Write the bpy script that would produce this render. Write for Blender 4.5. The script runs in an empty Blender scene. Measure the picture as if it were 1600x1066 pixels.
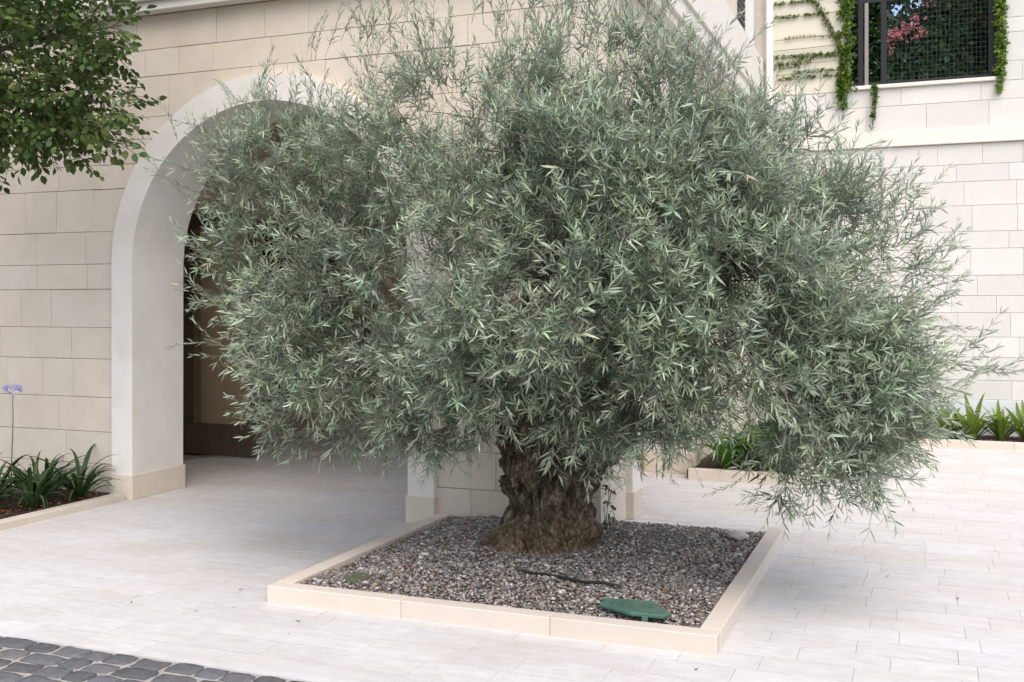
import bpy, bmesh, math, random
import numpy as np
from mathutils import Vector, Matrix, noise

random.seed(7)
RNG = np.random.default_rng(11)
S = bpy.context.scene
COL = S.collection

# ---------------------------------------------------------------- camera
EYE = 1.6
F_PX, HY, W_PX, H_PX = 1650.0, 480.0, 1600.0, 1066.0
YAW = math.atan(640 / 1650)
cd = bpy.data.cameras.new('camera')
cam = bpy.data.objects.new('camera', cd)
COL.objects.link(cam)
cam.location = (0, 0, EYE)
cam.rotation_euler = (math.radians(90), 0, YAW)
cd.sensor_width = 36
cd.lens = 36 * F_PX / W_PX
cd.shift_y = (HY - H_PX / 2) / W_PX
cd.clip_start = 0.05
cd.clip_end = 500
S.camera = cam

# ---------------------------------------------------------------- light
SUN_EL, SUN_AZ = math.radians(54), math.radians(146)   # azimuth clockwise from +Y
w = bpy.data.worlds.new('World')
S.world = w
w.use_nodes = True
nt = w.node_tree
bg = nt.nodes['Background']
sky = nt.nodes.new('ShaderNodeTexSky')
sky.sky_type = 'NISHITA'
sky.sun_disc = False
sky.sun_elevation = SUN_EL
sky.sun_rotation = SUN_AZ
sky.air_density = 1.0
sky.dust_density = 3.5
sky.ozone_density = 1.0
nt.links.new(sky.outputs[0], bg.inputs[0])
bg.inputs[1].default_value = 0.15
sd = bpy.data.lights.new('sun', 'SUN')
sd.energy = 1.15
sd.angle = math.radians(75)
sd.color = (1.0, 0.95, 0.88)
sun = bpy.data.objects.new('sun', sd)
COL.objects.link(sun)
dvec = Vector((math.sin(SUN_AZ) * math.cos(SUN_EL), math.cos(SUN_AZ) * math.cos(SUN_EL), math.sin(SUN_EL)))
sun.rotation_euler = dvec.to_track_quat('Z', 'Y').to_euler()
sun.location = dvec * 40
S.view_settings.view_transform = 'Standard'
S.view_settings.look = 'None'
S.view_settings.gamma = 1
S.view_settings.use_curve_mapping = False
S.view_settings.exposure = 0.86
S.cycles.max_bounces = 10
S.cycles.diffuse_bounces = 5
S.cycles.transparent_max_bounces = 12

# ---------------------------------------------------------------- measuring helpers
sa, ca = math.sin(YAW), math.cos(YAW)
def at(x, y, Y):
    """world point on the vertical plane Y seen at photo pixel x, y"""
    r = (x - 800) / F_PX; z = -(y - HY) / F_PX
    d = (-sa + r * ca, ca + r * sa, z)
    t = Y / d[1]
    return Vector((d[0] * t, Y, EYE + d[2] * t))

def proj(X, Y, Z=0):
    fw = -sa * X + ca * Y
    r = ca * X + sa * Y
    if fw < 0.3: return (-9999, -9999, fw)
    return (800 + F_PX * r / fw, HY - F_PX * (Z - EYE) / fw, fw)

# ---------------------------------------------------------------- materials
def mat(name, base, rough=0.8, var=0.0, hue=0.0, nscale=6.0, namp=0.15, bump=0.0, bscale=40.0, spec=0.3,
        stain=None, stain_scale=1.2, attr=None, stretch=None):
    m = bpy.data.materials.new(name); m.use_nodes = True
    t = m.node_tree; L = t.links; N = t.nodes
    b = N['Principled BSDF']
    b.inputs['Roughness'].default_value = rough
    b.inputs['Specular IOR Level'].default_value = spec
    tc = N.new('ShaderNodeTexCoord')
    src = tc.outputs['Object']
    # world-like coordinates: object coords offset by the object's own random number
    oi = N.new('ShaderNodeObjectInfo')
    gi = N.new('ShaderNodeNewGeometry')
    mp = N.new('ShaderNodeMapping')
    L.new(gi.outputs['Position'], mp.inputs[0])
    if stretch: mp.inputs['Scale'].default_value = stretch
    ad = N.new('ShaderNodeMath'); ad.operation = 'ADD'
    L.new(oi.outputs['Random'], ad.inputs[0]); L.new(gi.outputs['Random Per Island'], ad.inputs[1])
    fr = N.new('ShaderNodeMath'); fr.operation = 'FRACT'; L.new(ad.outputs[0], fr.inputs[0])
    no = N.new('ShaderNodeTexNoise'); no.inputs['Scale'].default_value = nscale
    no.inputs['Detail'].default_value = 6; no.inputs['Roughness'].default_value = 0.6
    L.new(mp.outputs[0], no.inputs['Vector'])
    val = N.new('ShaderNodeMath'); val.operation = 'MULTIPLY_ADD'
    L.new(no.outputs['Fac'], val.inputs[0]); val.inputs[1].default_value = namp * 2; val.inputs[2].default_value = 1 - namp
    v2 = N.new('ShaderNodeMath'); v2.operation = 'MULTIPLY_ADD'
    L.new(fr.outputs[0], v2.inputs[0]); v2.inputs[1].default_value = var * 2; v2.inputs[2].default_value = 1 - var
    mu = N.new('ShaderNodeMath'); mu.operation = 'MULTIPLY'
    L.new(val.outputs[0], mu.inputs[0]); L.new(v2.outputs[0], mu.inputs[1])
    hs = N.new('ShaderNodeHueSaturation')
    if attr:
        at_ = N.new('ShaderNodeAttribute'); at_.attribute_name = attr
        L.new(at_.outputs['Color'], hs.inputs['Color'])
    else:
        hs.inputs['Color'].default_value = (*base, 1)
    L.new(mu.outputs[0], hs.inputs['Value'])
    if hue:
        fr2 = N.new('ShaderNodeMath'); fr2.operation = 'MULTIPLY'; L.new(fr.outputs[0], fr2.inputs[0]); fr2.inputs[1].default_value = 7.31
        fr3 = N.new('ShaderNodeMath'); fr3.operation = 'FRACT'; L.new(fr2.outputs[0], fr3.inputs[0])
        sat = N.new('ShaderNodeMath'); sat.operation = 'MULTIPLY_ADD'
        L.new(fr3.outputs[0], sat.inputs[0]); sat.inputs[1].default_value = hue * 2; sat.inputs[2].default_value = 1 - hue
        L.new(sat.outputs[0], hs.inputs['Saturation'])
    out = hs.outputs[0]
    if stain:
        n2 = N.new('ShaderNodeTexNoise'); n2.inputs['Scale'].default_value = stain_scale; n2.inputs['Detail'].default_value = 8
        n2.inputs['Roughness'].default_value = 0.65
        L.new(mp.outputs[0], n2.inputs['Vector'])
        rp = N.new('ShaderNodeMapRange'); rp.inputs[1].default_value = 0.45; rp.inputs[2].default_value = 0.75
        rp.inputs[4].default_value = stain[3]
        L.new(n2.outputs['Fac'], rp.inputs[0])
        mx = N.new('ShaderNodeMix'); mx.data_type = 'RGBA'
        L.new(rp.outputs[0], mx.inputs[0]); L.new(out, mx.inputs[6]); mx.inputs[7].default_value = (*stain[:3], 1)
        out = mx.outputs[2]
    L.new(out, b.inputs['Base Color'])
    if bump:
        nb = N.new('ShaderNodeTexNoise'); nb.inputs['Scale'].default_value = bscale; nb.inputs['Detail'].default_value = 5
        L.new(mp.outputs[0], nb.inputs['Vector'])
        bp = N.new('ShaderNodeBump'); bp.inputs['Strength'].default_value = bump; bp.inputs['Distance'].default_value = 0.01
        L.new(nb.outputs['Fac'], bp.inputs['Height']); L.new(bp.outputs[0], b.inputs['Normal'])
    return m

def leaf_mat(name, under, rough=0.5, trans=0.25):
    """two-sided leaf: upper face from the colour attribute, pale underside, a little light through it"""
    m = bpy.data.materials.new(name); m.use_nodes = True
    t = m.node_tree; L = t.links; N = t.nodes
    b = N['Principled BSDF']; b.inputs['Roughness'].default_value = rough
    b.inputs['Specular IOR Level'].default_value = 0.4
    at_ = N.new('ShaderNodeAttribute'); at_.attribute_name = 'tint'
    oi = N.new('ShaderNodeObjectInfo')
    hs = N.new('ShaderNodeHueSaturation'); L.new(at_.outputs['Color'], hs.inputs['Color'])
    vv = N.new('ShaderNodeMath'); vv.operation = 'MULTIPLY_ADD'; L.new(oi.outputs['Random'], vv.inputs[0]); vv.inputs[1].default_value = 0.35; vv.inputs[2].default_value = 0.83
    L.new(vv.outputs[0], hs.inputs['Value'])
    gi = N.new('ShaderNodeNewGeometry')
    mx = N.new('ShaderNodeMix'); mx.data_type = 'RGBA'
    mf = N.new('ShaderNodeMath'); mf.operation = 'MULTIPLY'; mf.inputs[1].default_value = under[3]
    L.new(gi.outputs['Backfacing'], mf.inputs[0])
    L.new(mf.outputs[0], mx.inputs[0]); L.new(hs.outputs[0], mx.inputs[6]); mx.inputs[7].default_value = (*under[:3], 1)
    L.new(mx.outputs[2], b.inputs['Base Color'])
    tr = N.new('ShaderNodeBsdfTranslucent'); L.new(mx.outputs[2], tr.inputs[0])
    ms = N.new('ShaderNodeMixShader'); ms.inputs[0].default_value = trans
    L.new(b.outputs[0], ms.inputs[1]); L.new(tr.outputs[0], ms.inputs[2])
    L.new(ms.outputs[0], N['Material Output'].inputs[0])
    return m

def glass_mat(name, tint):
    m = bpy.data.materials.new(name); m.use_nodes = True
    t = m.node_tree; L = t.links; N = t.nodes
    for n in list(N):
        if n.type == 'BSDF_PRINCIPLED': N.remove(n)
    tr = N.new('ShaderNodeBsdfTransparent'); tr.inputs[0].default_value = (*tint, 1)
    gl = N.new('ShaderNodeBsdfGlossy'); gl.inputs['Roughness'].default_value = 0.03
    fr = N.new('ShaderNodeFresnel'); fr.inputs[0].default_value = 1.5
    ms = N.new('ShaderNodeMixShader')
    L.new(fr.outputs[0], ms.inputs[0]); L.new(tr.outputs[0], ms.inputs[1]); L.new(gl.outputs[0], ms.inputs[2])
    L.new(ms.outputs[0], N['Material Output'].inputs[0])
    return m

M = {}
M['limestone'] = mat('limestone', (0.63, 0.565, 0.475), 0.85, var=0.03, hue=0.10, nscale=5, namp=0.10, bump=0.25, bscale=60, stain=(0.50, 0.41, 0.31, 0.35), stain_scale=3)
M['pale_stone'] = mat('pale_limestone', (0.60, 0.595, 0.575), 0.85, var=0.05, hue=0.3, nscale=5, namp=0.07, bump=0.2, bscale=60, stain=(0.6, 0.53, 0.44, 0.3), stain_scale=3)
M['mortar'] = mat('mortar', (0.42, 0.36, 0.29), 0.95, nscale=20)
M['pale_mortar'] = mat('pale_mortar', (0.50, 0.46, 0.41), 0.95, nscale=20)
M['surround'] = mat('smooth_cast_stone', (0.74, 0.71, 0.665), 0.7, nscale=3, namp=0.05, bump=0.05, bscale=30, stain=(0.56, 0.51, 0.44, 0.4), stain_scale=3.5)
M['cornice'] = mat('cornice_stone', (0.68, 0.65, 0.60), 0.8, nscale=2, namp=0.06, bump=0.06, bscale=30)
M['plaster'] = mat('cream_plaster', (0.64, 0.62, 0.52), 0.9, nscale=3, namp=0.06, bump=0.1, bscale=80)
M['porch'] = mat('beige_render', (0.66, 0.56, 0.43), 0.9, nscale=3, namp=0.08, bump=0.1, bscale=60)
M['skirting'] = mat('white_skirting', (0.62, 0.65, 0.68), 0.8, nscale=2, namp=0.05)
M['tile'] = mat('travertine_tile', (0.545, 0.535, 0.53), 0.6, var=0.04, hue=0.4, nscale=8.0, namp=0.22, bump=0.35, bscale=12,
                stain=(0.47, 0.41, 0.355, 0.6), stain_scale=0.9, stretch=(1, 2.4, 1))
M['joint'] = mat('grout', (0.30, 0.28, 0.26), 0.95, nscale=20)
M['kerb'] = mat('kerb_limestone', (0.575, 0.515, 0.45), 0.8, var=0.04, hue=0.1, nscale=4, namp=0.08, bump=0.15, bscale=50, stain=(0.52, 0.45, 0.37, 0.4), stain_scale=2.5)
M['cobble'] = mat('basalt_cobble', (0.108, 0.109, 0.115), 0.85, var=0.25, hue=0.3, nscale=22, namp=0.45, bump=0.8, bscale=70, stain=(0.16, 0.16, 0.17, 0.5), stain_scale=25)
M['cobble_joint'] = mat('sandy_joint', (0.34, 0.31, 0.275), 0.95, nscale=30, namp=0.3, bump=0.4)
M['soil'] = mat('dark_soil', (0.05, 0.036, 0.026), 0.95, nscale=25, namp=0.5, bump=0.8, bscale=60)
M['pebble'] = mat('pebbles', (0.3, 0.28, 0.27), 0.75, nscale=60, namp=0.2, attr='tint')
M['gravel_base'] = mat('gravel_base', (0.10, 0.085, 0.07), 0.95, nscale=60, namp=0.5, bump=1, bscale=90)
M['bark'] = None
M['twig'] = mat('olive_twig', (0.16, 0.145, 0.11), 0.9, nscale=20, namp=0.3)
M['branch'] = mat('olive_branch', (0.13, 0.11, 0.085), 0.9, nscale=20, namp=0.4, bump=0.8, bscale=35)
M['olive_leaf'] = leaf_mat('olive_leaf', (0.42, 0.48, 0.38, 0.75), 0.42, 0.2)
M['green_leaf'] = leaf_mat('green_leaf', (0.08, 0.14, 0.035, 0.6), 0.5, 0.3)
M['strap_leaf'] = leaf_mat('strap_leaf', (0.05, 0.10, 0.02, 0.5), 0.4, 0.25)
M['dark_wood'] = mat('dark_brown_frame', (0.095, 0.068, 0.050), 0.45, nscale=8, namp=0.25, stretch=(6, 6, 0.6))
M['brown_wood'] = mat('brown_wood', (0.34, 0.25, 0.19), 0.5, nscale=8, namp=0.25, stretch=(6, 6, 0.6))
M['glass'] = glass_mat('tinted_glass', (0.92, 0.88, 0.80))
M['black_metal'] = mat('black_metal', (0.015, 0.016, 0.02), 0.5, nscale=10)
M['grey_metal'] = mat('grey_post', (0.26, 0.23, 0.23), 0.5, nscale=10)
M['shutter'] = mat('grey_shutter', (0.06, 0.062, 0.07), 0.6, var=0.1, nscale=10)
M['white_paint'] = mat('white_pipe_paint', (0.76, 0.77, 0.76), 0.5, nscale=3, namp=0.05)
M['lid'] = mat('green_plastic', (0.05, 0.115, 0.085), 0.55, nscale=9, namp=0.25, bump=0.1, stain=(0.14, 0.18, 0.15, 0.5), stain_scale=8)
M['lid_olive'] = mat('olive_plastic', (0.09, 0.10, 0.06), 0.7, nscale=9, namp=0.3, stain=(0.2, 0.18, 0.14, 0.5), stain_scale=12)
M['hose'] = mat('black_hose', (0.02, 0.02, 0.02), 0.6, nscale=20)
M['rock'] = mat('white_rock', (0.42, 0.41, 0.40), 0.85, nscale=12, namp=0.2, bump=0.5)
M['flower'] = mat('lilac_petals', (0.40, 0.36, 0.66), 0.6, nscale=20, namp=0.2)
M['pink'] = mat('pink_petals', (0.72, 0.16, 0.24), 0.6, nscale=20, namp=0.2)
M['dry_leaf'] = mat('dry_leaf', (0.22, 0.10, 0.045), 0.85, var=0.4, hue=0.3, nscale=20)
M['dark_room'] = mat('dim_room_wall', (0.6, 0.52, 0.40), 0.9, nscale=3)

def bark_mat():
    m = bpy.data.materials.new('olive_bark'); m.use_nodes = True
    t = m.node_tree; L = t.links; N = t.nodes; b = N['Principled BSDF']
    b.inputs['Roughness'].default_value = 0.95; b.inputs['Specular IOR Level'].default_value = 0.1
    tc = N.new('ShaderNodeTexCoord'); mp = N.new('ShaderNodeMapping'); mp.inputs['Scale'].default_value = (1, 1, 0.62)
    L.new(tc.outputs['Object'], mp.inputs[0])
    n1 = N.new('ShaderNodeTexNoise'); n1.inputs['Scale'].default_value = 15; n1.inputs['Detail'].default_value = 8; n1.inputs['Roughness'].default_value = 0.7
    L.new(mp.outputs[0], n1.inputs['Vector'])
    cr = N.new('ShaderNodeValToRGB'); L.new(n1.outputs['Fac'], cr.inputs[0])
    e = cr.color_ramp.elements
    e[0].position = 0.37; e[0].color = (0.075, 0.058, 0.044, 1)
    e[1].position = 0.66; e[1].color = (0.66, 0.55, 0.43, 1)
    x = e.new(0.47); x.color = (0.27, 0.205, 0.15, 1)
    x = e.new(0.56); x.color = (0.42, 0.345, 0.25, 1)
    # lichen green and orange-brown decay patches
    n2 = N.new('ShaderNodeTexNoise'); n2.inputs['Scale'].default_value = 7; n2.inputs['Detail'].default_value = 5; L.new(tc.outputs['Object'], n2.inputs['Vector'])
    r2 = N.new('ShaderNodeMapRange'); r2.inputs[1].default_value = 0.48; r2.inputs[2].default_value = 0.66; r2.inputs[4].default_value = 0.7; L.new(n2.outputs['Fac'], r2.inputs[0])
    mx = N.new('ShaderNodeMix'); mx.data_type = 'RGBA'; L.new(r2.outputs[0], mx.inputs[0]); L.new(cr.outputs[0], mx.inputs[6]); mx.inputs[7].default_value = (0.30, 0.28, 0.18, 1)
    sp = N.new('ShaderNodeSeparateXYZ'); L.new(tc.outputs['Object'], sp.inputs[0])
    r3 = N.new('ShaderNodeMapRange'); r3.inputs[1].default_value = 0.34; r3.inputs[2].default_value = 0.02; r3.inputs[4].default_value = 1.1; L.new(sp.outputs['Z'], r3.inputs[0])
    n3 = N.new('ShaderNodeTexNoise'); n3.inputs['Scale'].default_value = 14; n3.inputs['Detail'].default_value = 4; L.new(tc.outputs['Object'], n3.inputs['Vector'])
    ml = N.new('ShaderNodeMath'); ml.operation = 'MULTIPLY'; L.new(r3.outputs[0], ml.inputs[0]); L.new(n3.outputs['Fac'], ml.inputs[1])
    mx2 = N.new('ShaderNodeMix'); mx2.data_type = 'RGBA'; L.new(ml.outputs[0], mx2.inputs[0]); L.new(mx.outputs[2], mx2.inputs[6]); n3.inputs['Roughness'].default_value = 0.7; mx2.inputs[7].default_value = (0.46, 0.31, 0.19, 1)
    L.new(mx2.outputs[2], b.inputs['Base Color'])
    nb = N.new('ShaderNodeTexNoise'); nb.inputs['Scale'].default_value = 38; nb.inputs['Detail'].default_value = 8; nb.inputs['Roughness'].default_value = 0.7
    L.new(mp.outputs[0], nb.inputs['Vector'])
    bp = N.new('ShaderNodeBump'); bp.inputs['Strength'].default_value = 1.0; bp.inputs['Distance'].default_value = 0.07
    vo = N.new('ShaderNodeTexVoronoi'); vo.feature = 'DISTANCE_TO_EDGE'; vo.inputs['Scale'].default_value = 26
    mv = N.new('ShaderNodeMapping'); mv.inputs['Scale'].default_value = (1.2, 1.2, 0.5)
    nw = N.new('ShaderNodeVectorMath'); nw.operation = 'MULTIPLY_ADD'; nw.inputs[1].default_value = (0.12, 0.12, 0.12)
    L.new(n1.outputs['Color'], nw.inputs[0]); L.new(tc.outputs['Object'], nw.inputs[2]); L.new(nw.outputs[0], mv.inputs[0]); L.new(mv.outputs[0], vo.inputs['Vector'])
    vr = N.new('ShaderNodeMapRange'); vr.inputs[2].default_value = 0.10; L.new(vo.outputs['Distance'], vr.inputs[0])
    hh = N.new('ShaderNodeMath'); hh.operation = 'MULTIPLY_ADD'; L.new(vr.outputs[0], hh.inputs[0]); hh.inputs[1].default_value = 0.35; L.new(nb.outputs['Fac'], hh.inputs[2])
    L.new(hh.outputs[0], bp.inputs['Height']); L.new(bp.outputs[0], b.inputs['Normal'])
    cm = N.new('ShaderNodeMapRange'); L.new(vr.outputs[0], cm.inputs[0]); cm.inputs[3].default_value = 0.55
    vm = N.new('ShaderNodeMix'); vm.data_type = 'RGBA'; vm.blend_type = 'MULTIPLY'; vm.inputs[0].default_value = 1.0
    cmb = N.new('ShaderNodeCombineColor'); [L.new(cm.outputs[0], cmb.inputs[i]) for i in range(3)]
    L.new(mx2.outputs[2], vm.inputs[6]); L.new(cmb.outputs[0], vm.inputs[7]); L.new(vm.outputs[2], b.inputs['Base Color'])
    return m
M['bark'] = bark_mat()

# ---------------------------------------------------------------- object helpers
def link(o, parent=None):
    COL.objects.link(o)
    if parent: o.parent = parent
    return o

def tag(o, label=None, cat=None, group=None, kind=None):
    if label: o['label'] = label
    if cat: o['category'] = cat
    if group: o['group'] = group
    if kind: o['kind'] = kind
    return o

def empty(name, loc=(0, 0, 0)):
    o = bpy.data.objects.new(name, None); o.location = loc; o.empty_display_size = 0.2
    return link(o)

def obj(name, me, parent=None, m=None, world=True):
    """link mesh; geometry is in world coordinates, so undo the parent's location"""
    o = bpy.data.objects.new(name, me)
    if m and not me.materials: me.materials.append(m)
    link(o, parent)
    if parent and world:
        p = Vector((0, 0, 0)); q = parent
        while q: p += q.location; q = q.parent
        o.location = -p
    return o

class MB:
    """collects boxes, tubes, prisms in one bmesh"""
    def __init__(s): s.bm = bmesh.new()
    def box(s, x0, x1, y0, y1, z0, z1):
        v = [s.bm.verts.new(p) for p in ((x0,y0,z0),(x1,y0,z0),(x1,y1,z0),(x0,y1,z0),(x0,y0,z1),(x1,y0,z1),(x1,y1,z1),(x0,y1,z1))]
        for f in ((0,3,2,1),(4,5,6,7),(0,1,5,4),(1,2,6,5),(2,3,7,6),(3,0,4,7)): s.bm.faces.new([v[i] for i in f])
        return s
    def tube(s, pts, rad, n=8, cap=True):
        pts = [Vector(p) for p in pts]
        if not hasattr(rad, '__len__'): rad = [rad] * len(pts)
        rings = []
        up = Vector((0.13, 0.27, 0.95)).normalized()
        for i, p in enumerate(pts):
            d = (pts[min(i+1, len(pts)-1)] - pts[max(i-1, 0)]).normalized()
            if abs(d.dot(up)) > 0.97: up = Vector((0.9, 0.1, 0.3)).normalized()
            a = d.cross(up).normalized(); b = d.cross(a).normalized()
            rings.append([s.bm.verts.new(p + (a*math.cos(t)+b*math.sin(t))*rad[i]) for t in [2*math.pi*k/n for k in range(n)]])
        for i in range(len(rings)-1):
            for k in range(n):
                s.bm.faces.new((rings[i][k], rings[i+1][k], rings[i+1][(k+1)%n], rings[i][(k+1)%n]))
        if cap:
            s.bm.faces.new(rings[0]); s.bm.faces.new(rings[-1][::-1])
        return s
    def prism(s, poly, mapf, d0, d1):
        """poly of (u,z); mapf(u,z,d)->xyz; extruded from d0 to d1"""
        a = [s.bm.verts.new(mapf(u, z, d0)) for u, z in poly]
        b = [s.bm.verts.new(mapf(u, z, d1)) for u, z in poly]
        s.bm.faces.new(a); s.bm.faces.new(b[::-1])
        n = len(poly)
        for i in range(n): s.bm.faces.new((a[(i+1)%n], a[i], b[i], b[(i+1)%n]))
        return s
    def mesh(s, name, smooth=False, bevel=0.0):
        bm = s.bm
        if bevel: bmesh.ops.bevel(bm, geom=bm.edges[:], offset=bevel, segments=1, affect='EDGES')
        bmesh.ops.recalc_face_normals(bm, faces=bm.faces)
        me = bpy.data.meshes.new(name); bm.to_mesh(me); bm.free()
        if smooth:
            me.polygons.foreach_set('use_smooth', [True]*len(me.polygons))
        return me
    def build(s, name, m, parent=None, smooth=False, bevel=0.0):
        return obj(name, s.mesh(name, smooth, bevel), parent, m)

def tri_mesh(name, V, T, C=None, smooth=False):
    me = bpy.data.meshes.new(name)
    me.vertices.add(len(V)); me.vertices.foreach_set('co', np.asarray(V, np.float32).ravel())
    me.loops.add(len(T)*3); me.loops.foreach_set('vertex_index', np.asarray(T, np.int32).ravel())
    me.polygons.add(len(T)); me.polygons.foreach_set('loop_start', np.arange(0, len(T)*3, 3, dtype=np.int32))
    me.polygons.foreach_set('loop_total', np.full(len(T), 3, np.int32))
    if smooth: me.polygons.foreach_set('use_smooth', np.ones(len(T), bool))
    me.update(calc_edges=True)
    if C is not None:
        a = me.color_attributes.new('tint', 'FLOAT_COLOR', 'POINT')
        C = np.asarray(C, np.float32)
        if C.shape[1] == 3: C = np.hstack([C, np.ones((len(C), 1), np.float32)])
        a.data.foreach_set('color', C.ravel())
    return me

class TM:
    """triangle soup collector with colours"""
    def __init__(s): s.V=[]; s.T=[]; s.C=[]; s.n=0
    def add(s, V, T, C):
        V = np.asarray(V, float); s.V.append(V); s.T.append(np.asarray(T)+s.n)
        C = np.asarray(C, float)
        if C.ndim == 1: C = np.tile(C, (len(V), 1))
        s.C.append(C); s.n += len(V)
    def arrays(s): return np.vstack(s.V), np.vstack(s.T), np.vstack(s.C)
    def mesh(s, name, smooth=False): return tri_mesh(name, *s.arrays(), smooth=smooth)

def instance_all(protos, which, R, P, tint=None):
    """protos: list of (V,T,C); R (N,3,3), P (N,3), tint (N,3) multiplies colours"""
    out = TM()
    for k, (V, T, C) in enumerate(protos):
        idx = np.where(which == k)[0]
        if not len(idx): continue
        VV = np.einsum('nij,vj->nvi', R[idx], V) + P[idx][:, None, :]
        CC = np.tile(C[None], (len(idx), 1, 1))
        if tint is not None: CC = CC * tint[idx][:, None, :]
        TT = T[None] + (np.arange(len(idx))*len(V))[:, None, None]
        out.add(VV.reshape(-1, 3), TT.reshape(-1, 3), CC.reshape(-1, 3))
    return out

def frame_from(D, roll=None, scale=None):
    """rotation matrices whose local +X is D (N,3)"""
    D = D / np.linalg.norm(D, axis=1, keepdims=True)
    up = np.tile(np.array([0., 0., 1.]), (len(D), 1))
    bad = np.abs(D[:, 2]) > 0.97
    up[bad] = [1., 0., 0.]
    Yv = np.cross(up, D); Yv /= np.linalg.norm(Yv, axis=1, keepdims=True)
    Zv = np.cross(D, Yv)
    if roll is not None:
        c, s_ = np.cos(roll)[:, None], np.sin(roll)[:, None]
        Yv, Zv = Yv*c + Zv*s_, Zv*c - Yv*s_
    R = np.stack([D, Yv, Zv], axis=2)
    if scale is not None: R = R * scale[:, None, None]
    return R

def leaf_geo(L, Wd, bend, fold=0.0, wide=0.45):
    """pointed leaf along +X, surface up +Z"""
    st = [(0.0, 0.0), (0.28, 0.85), (0.62, 1.0 if wide > 0.5 else 0.8), (1.0, 0.0)]
    V = [(0, 0, 0)]
    for u, ww in st[1:3]:
        z = -bend * u * u * L
        V += [(u*L, ww*Wd/2, z + fold*Wd), (u*L, -ww*Wd/2, z + fold*Wd)]
    V += [(L, 0, -bend*L)]
    T = [(0, 2, 1), (1, 2, 4), (1, 4, 3), (3, 4, 5)]
    return np.array(V, float), np.array(T)

def stem_geo(pts, r0, r1, n=3):
    V = []; T = []
    pts = np.array(pts, float)
    for i, p in enumerate(pts):
        d = pts[min(i+1, len(pts)-1)] - pts[max(i-1, 0)]; d /= np.linalg.norm(d) + 1e-9
        a = np.cross(d, [0.2, 0.3, 0.93]); a /= np.linalg.norm(a) + 1e-9; b = np.cross(d, a)
        r = r0 + (r1-r0)*i/(len(pts)-1)
        for k in range(n):
            t = 2*math.pi*k/n; V.append(p + (a*math.cos(t)+b*math.sin(t))*r)
    for i in range(len(pts)-1):
        for k in range(n):
            q = (k+1) % n
            T += [(i*n+k, i*n+q, (i+1)*n+k), (i*n+q, (i+1)*n+q, (i+1)*n+k)]
    return np.array(V), np.array(T)

# ================================================================= GROUND
g = MB(); g.box(-120, 120, -120, 120, -0.6, -0.05)
tag(g.build('ground', M['joint']), kind='structure')

PX0, PX1, PY0, PY1, KW, KH = -3.31, -0.876, 4.855, 7.42, 0.10, 0.09   # planter, kerb width and height
COB_Y = 3.9
pav = empty('pavement'); tag(pav, kind='structure')
b = MB(); b.box(-14, 14, COB_Y, 20, -0.049, -0.008); b.build('bedding', M['joint'], pav)

def in_zone(x0, x1, y0, y1):
    if x0 > PX0 and x1 < PX1 and y0 > PY0 and y1 < PY1: return True      # under the planter
    if x1 < -6.25 and y1 < 7.0: return True                              # left bed
    if x0 > -1.97 and x1 < -1.0 and y0 > 9.9 : return True                # side bed
    if y0 > 13.1 and x0 > -1.9: return True
    if y1 > 7.1 and (x0 < -7.35): return True
    return False
tiles = []
row = 0; y = COB_Y
lens = (0.36, 0.40, 0.44)
TD = 0.205
while y < 15.2:
    x = -9.0 + random.uniform(0, 0.5)
    while x < 5.2:
        L = random.choice(lens)
        if not in_zone(x, x+L, y, y+TD):
            tiles.append((x, y, L))
        x += L
    y += TD; row += 1
G = 0.0007
GY = 0.0022
tile_me = {}
def tile_mesh(L):
    if L not in tile_me:
        c = 0.0003
        m_ = MB(); bm = m_.bm
        x0, x1, y0, y1 = G, L-G, GY, TD-GY
        lo = [bm.verts.new(p) for p in ((x0,y0,-0.012),(x1,y0,-0.012),(x1,y1,-0.012),(x0,y1,-0.012))]
        mi = [bm.verts.new(p) for p in ((x0,y0,-c),(x1,y0,-c),(x1,y1,-c),(x0,y1,-c))]
        hi = [bm.verts.new(p) for p in ((x0+c,y0+c,0),(x1-c,y0+c,0),(x1-c,y1-c,0),(x0+c,y1-c,0))]
        for A, B in ((lo, mi), (mi, hi)):
            for i in range(4): bm.faces.new((A[i], A[(i+1)%4], B[(i+1)%4], B[i]))
        bm.faces.new(hi)
        me = m_.mesh('tile'); me.materials.append(M['tile']); tile_me[L] = me
    return tile_me[L]
def scr(x, y, z=0):
    px, py, fw = proj(x, y, z)
    return fw, (-80 < px < 1680 and -60 < py < 1130 and fw > 0.3)
tiles_in = [(scr(x+L/2, y+TD/2)[0], x, y, L) for x, y, L in tiles if scr(x+L/2, y+TD/2)[1]]
tiles_in.sort()
near = set((x, y) for _, x, y, L in tiles_in[:300])
rest = MB()
for x, y, L in tiles:
    dz = random.uniform(-0.0007, 0.0007)
    if (x, y) in near:
        o = bpy.data.objects.new('tile', tile_mesh(L)); o.location = (x, y, dz)
        o.rotation_euler = (random.gauss(0, 0.0015), random.gauss(0, 0.0008), 0)
        link(o, pav)
    else:
        rest.box(x+G, x+L-G, y+GY, y+TD-GY, -0.02, dz)
o = rest.build('tiles', M['tile'], pav); tag(o, kind='stuff')

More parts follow.
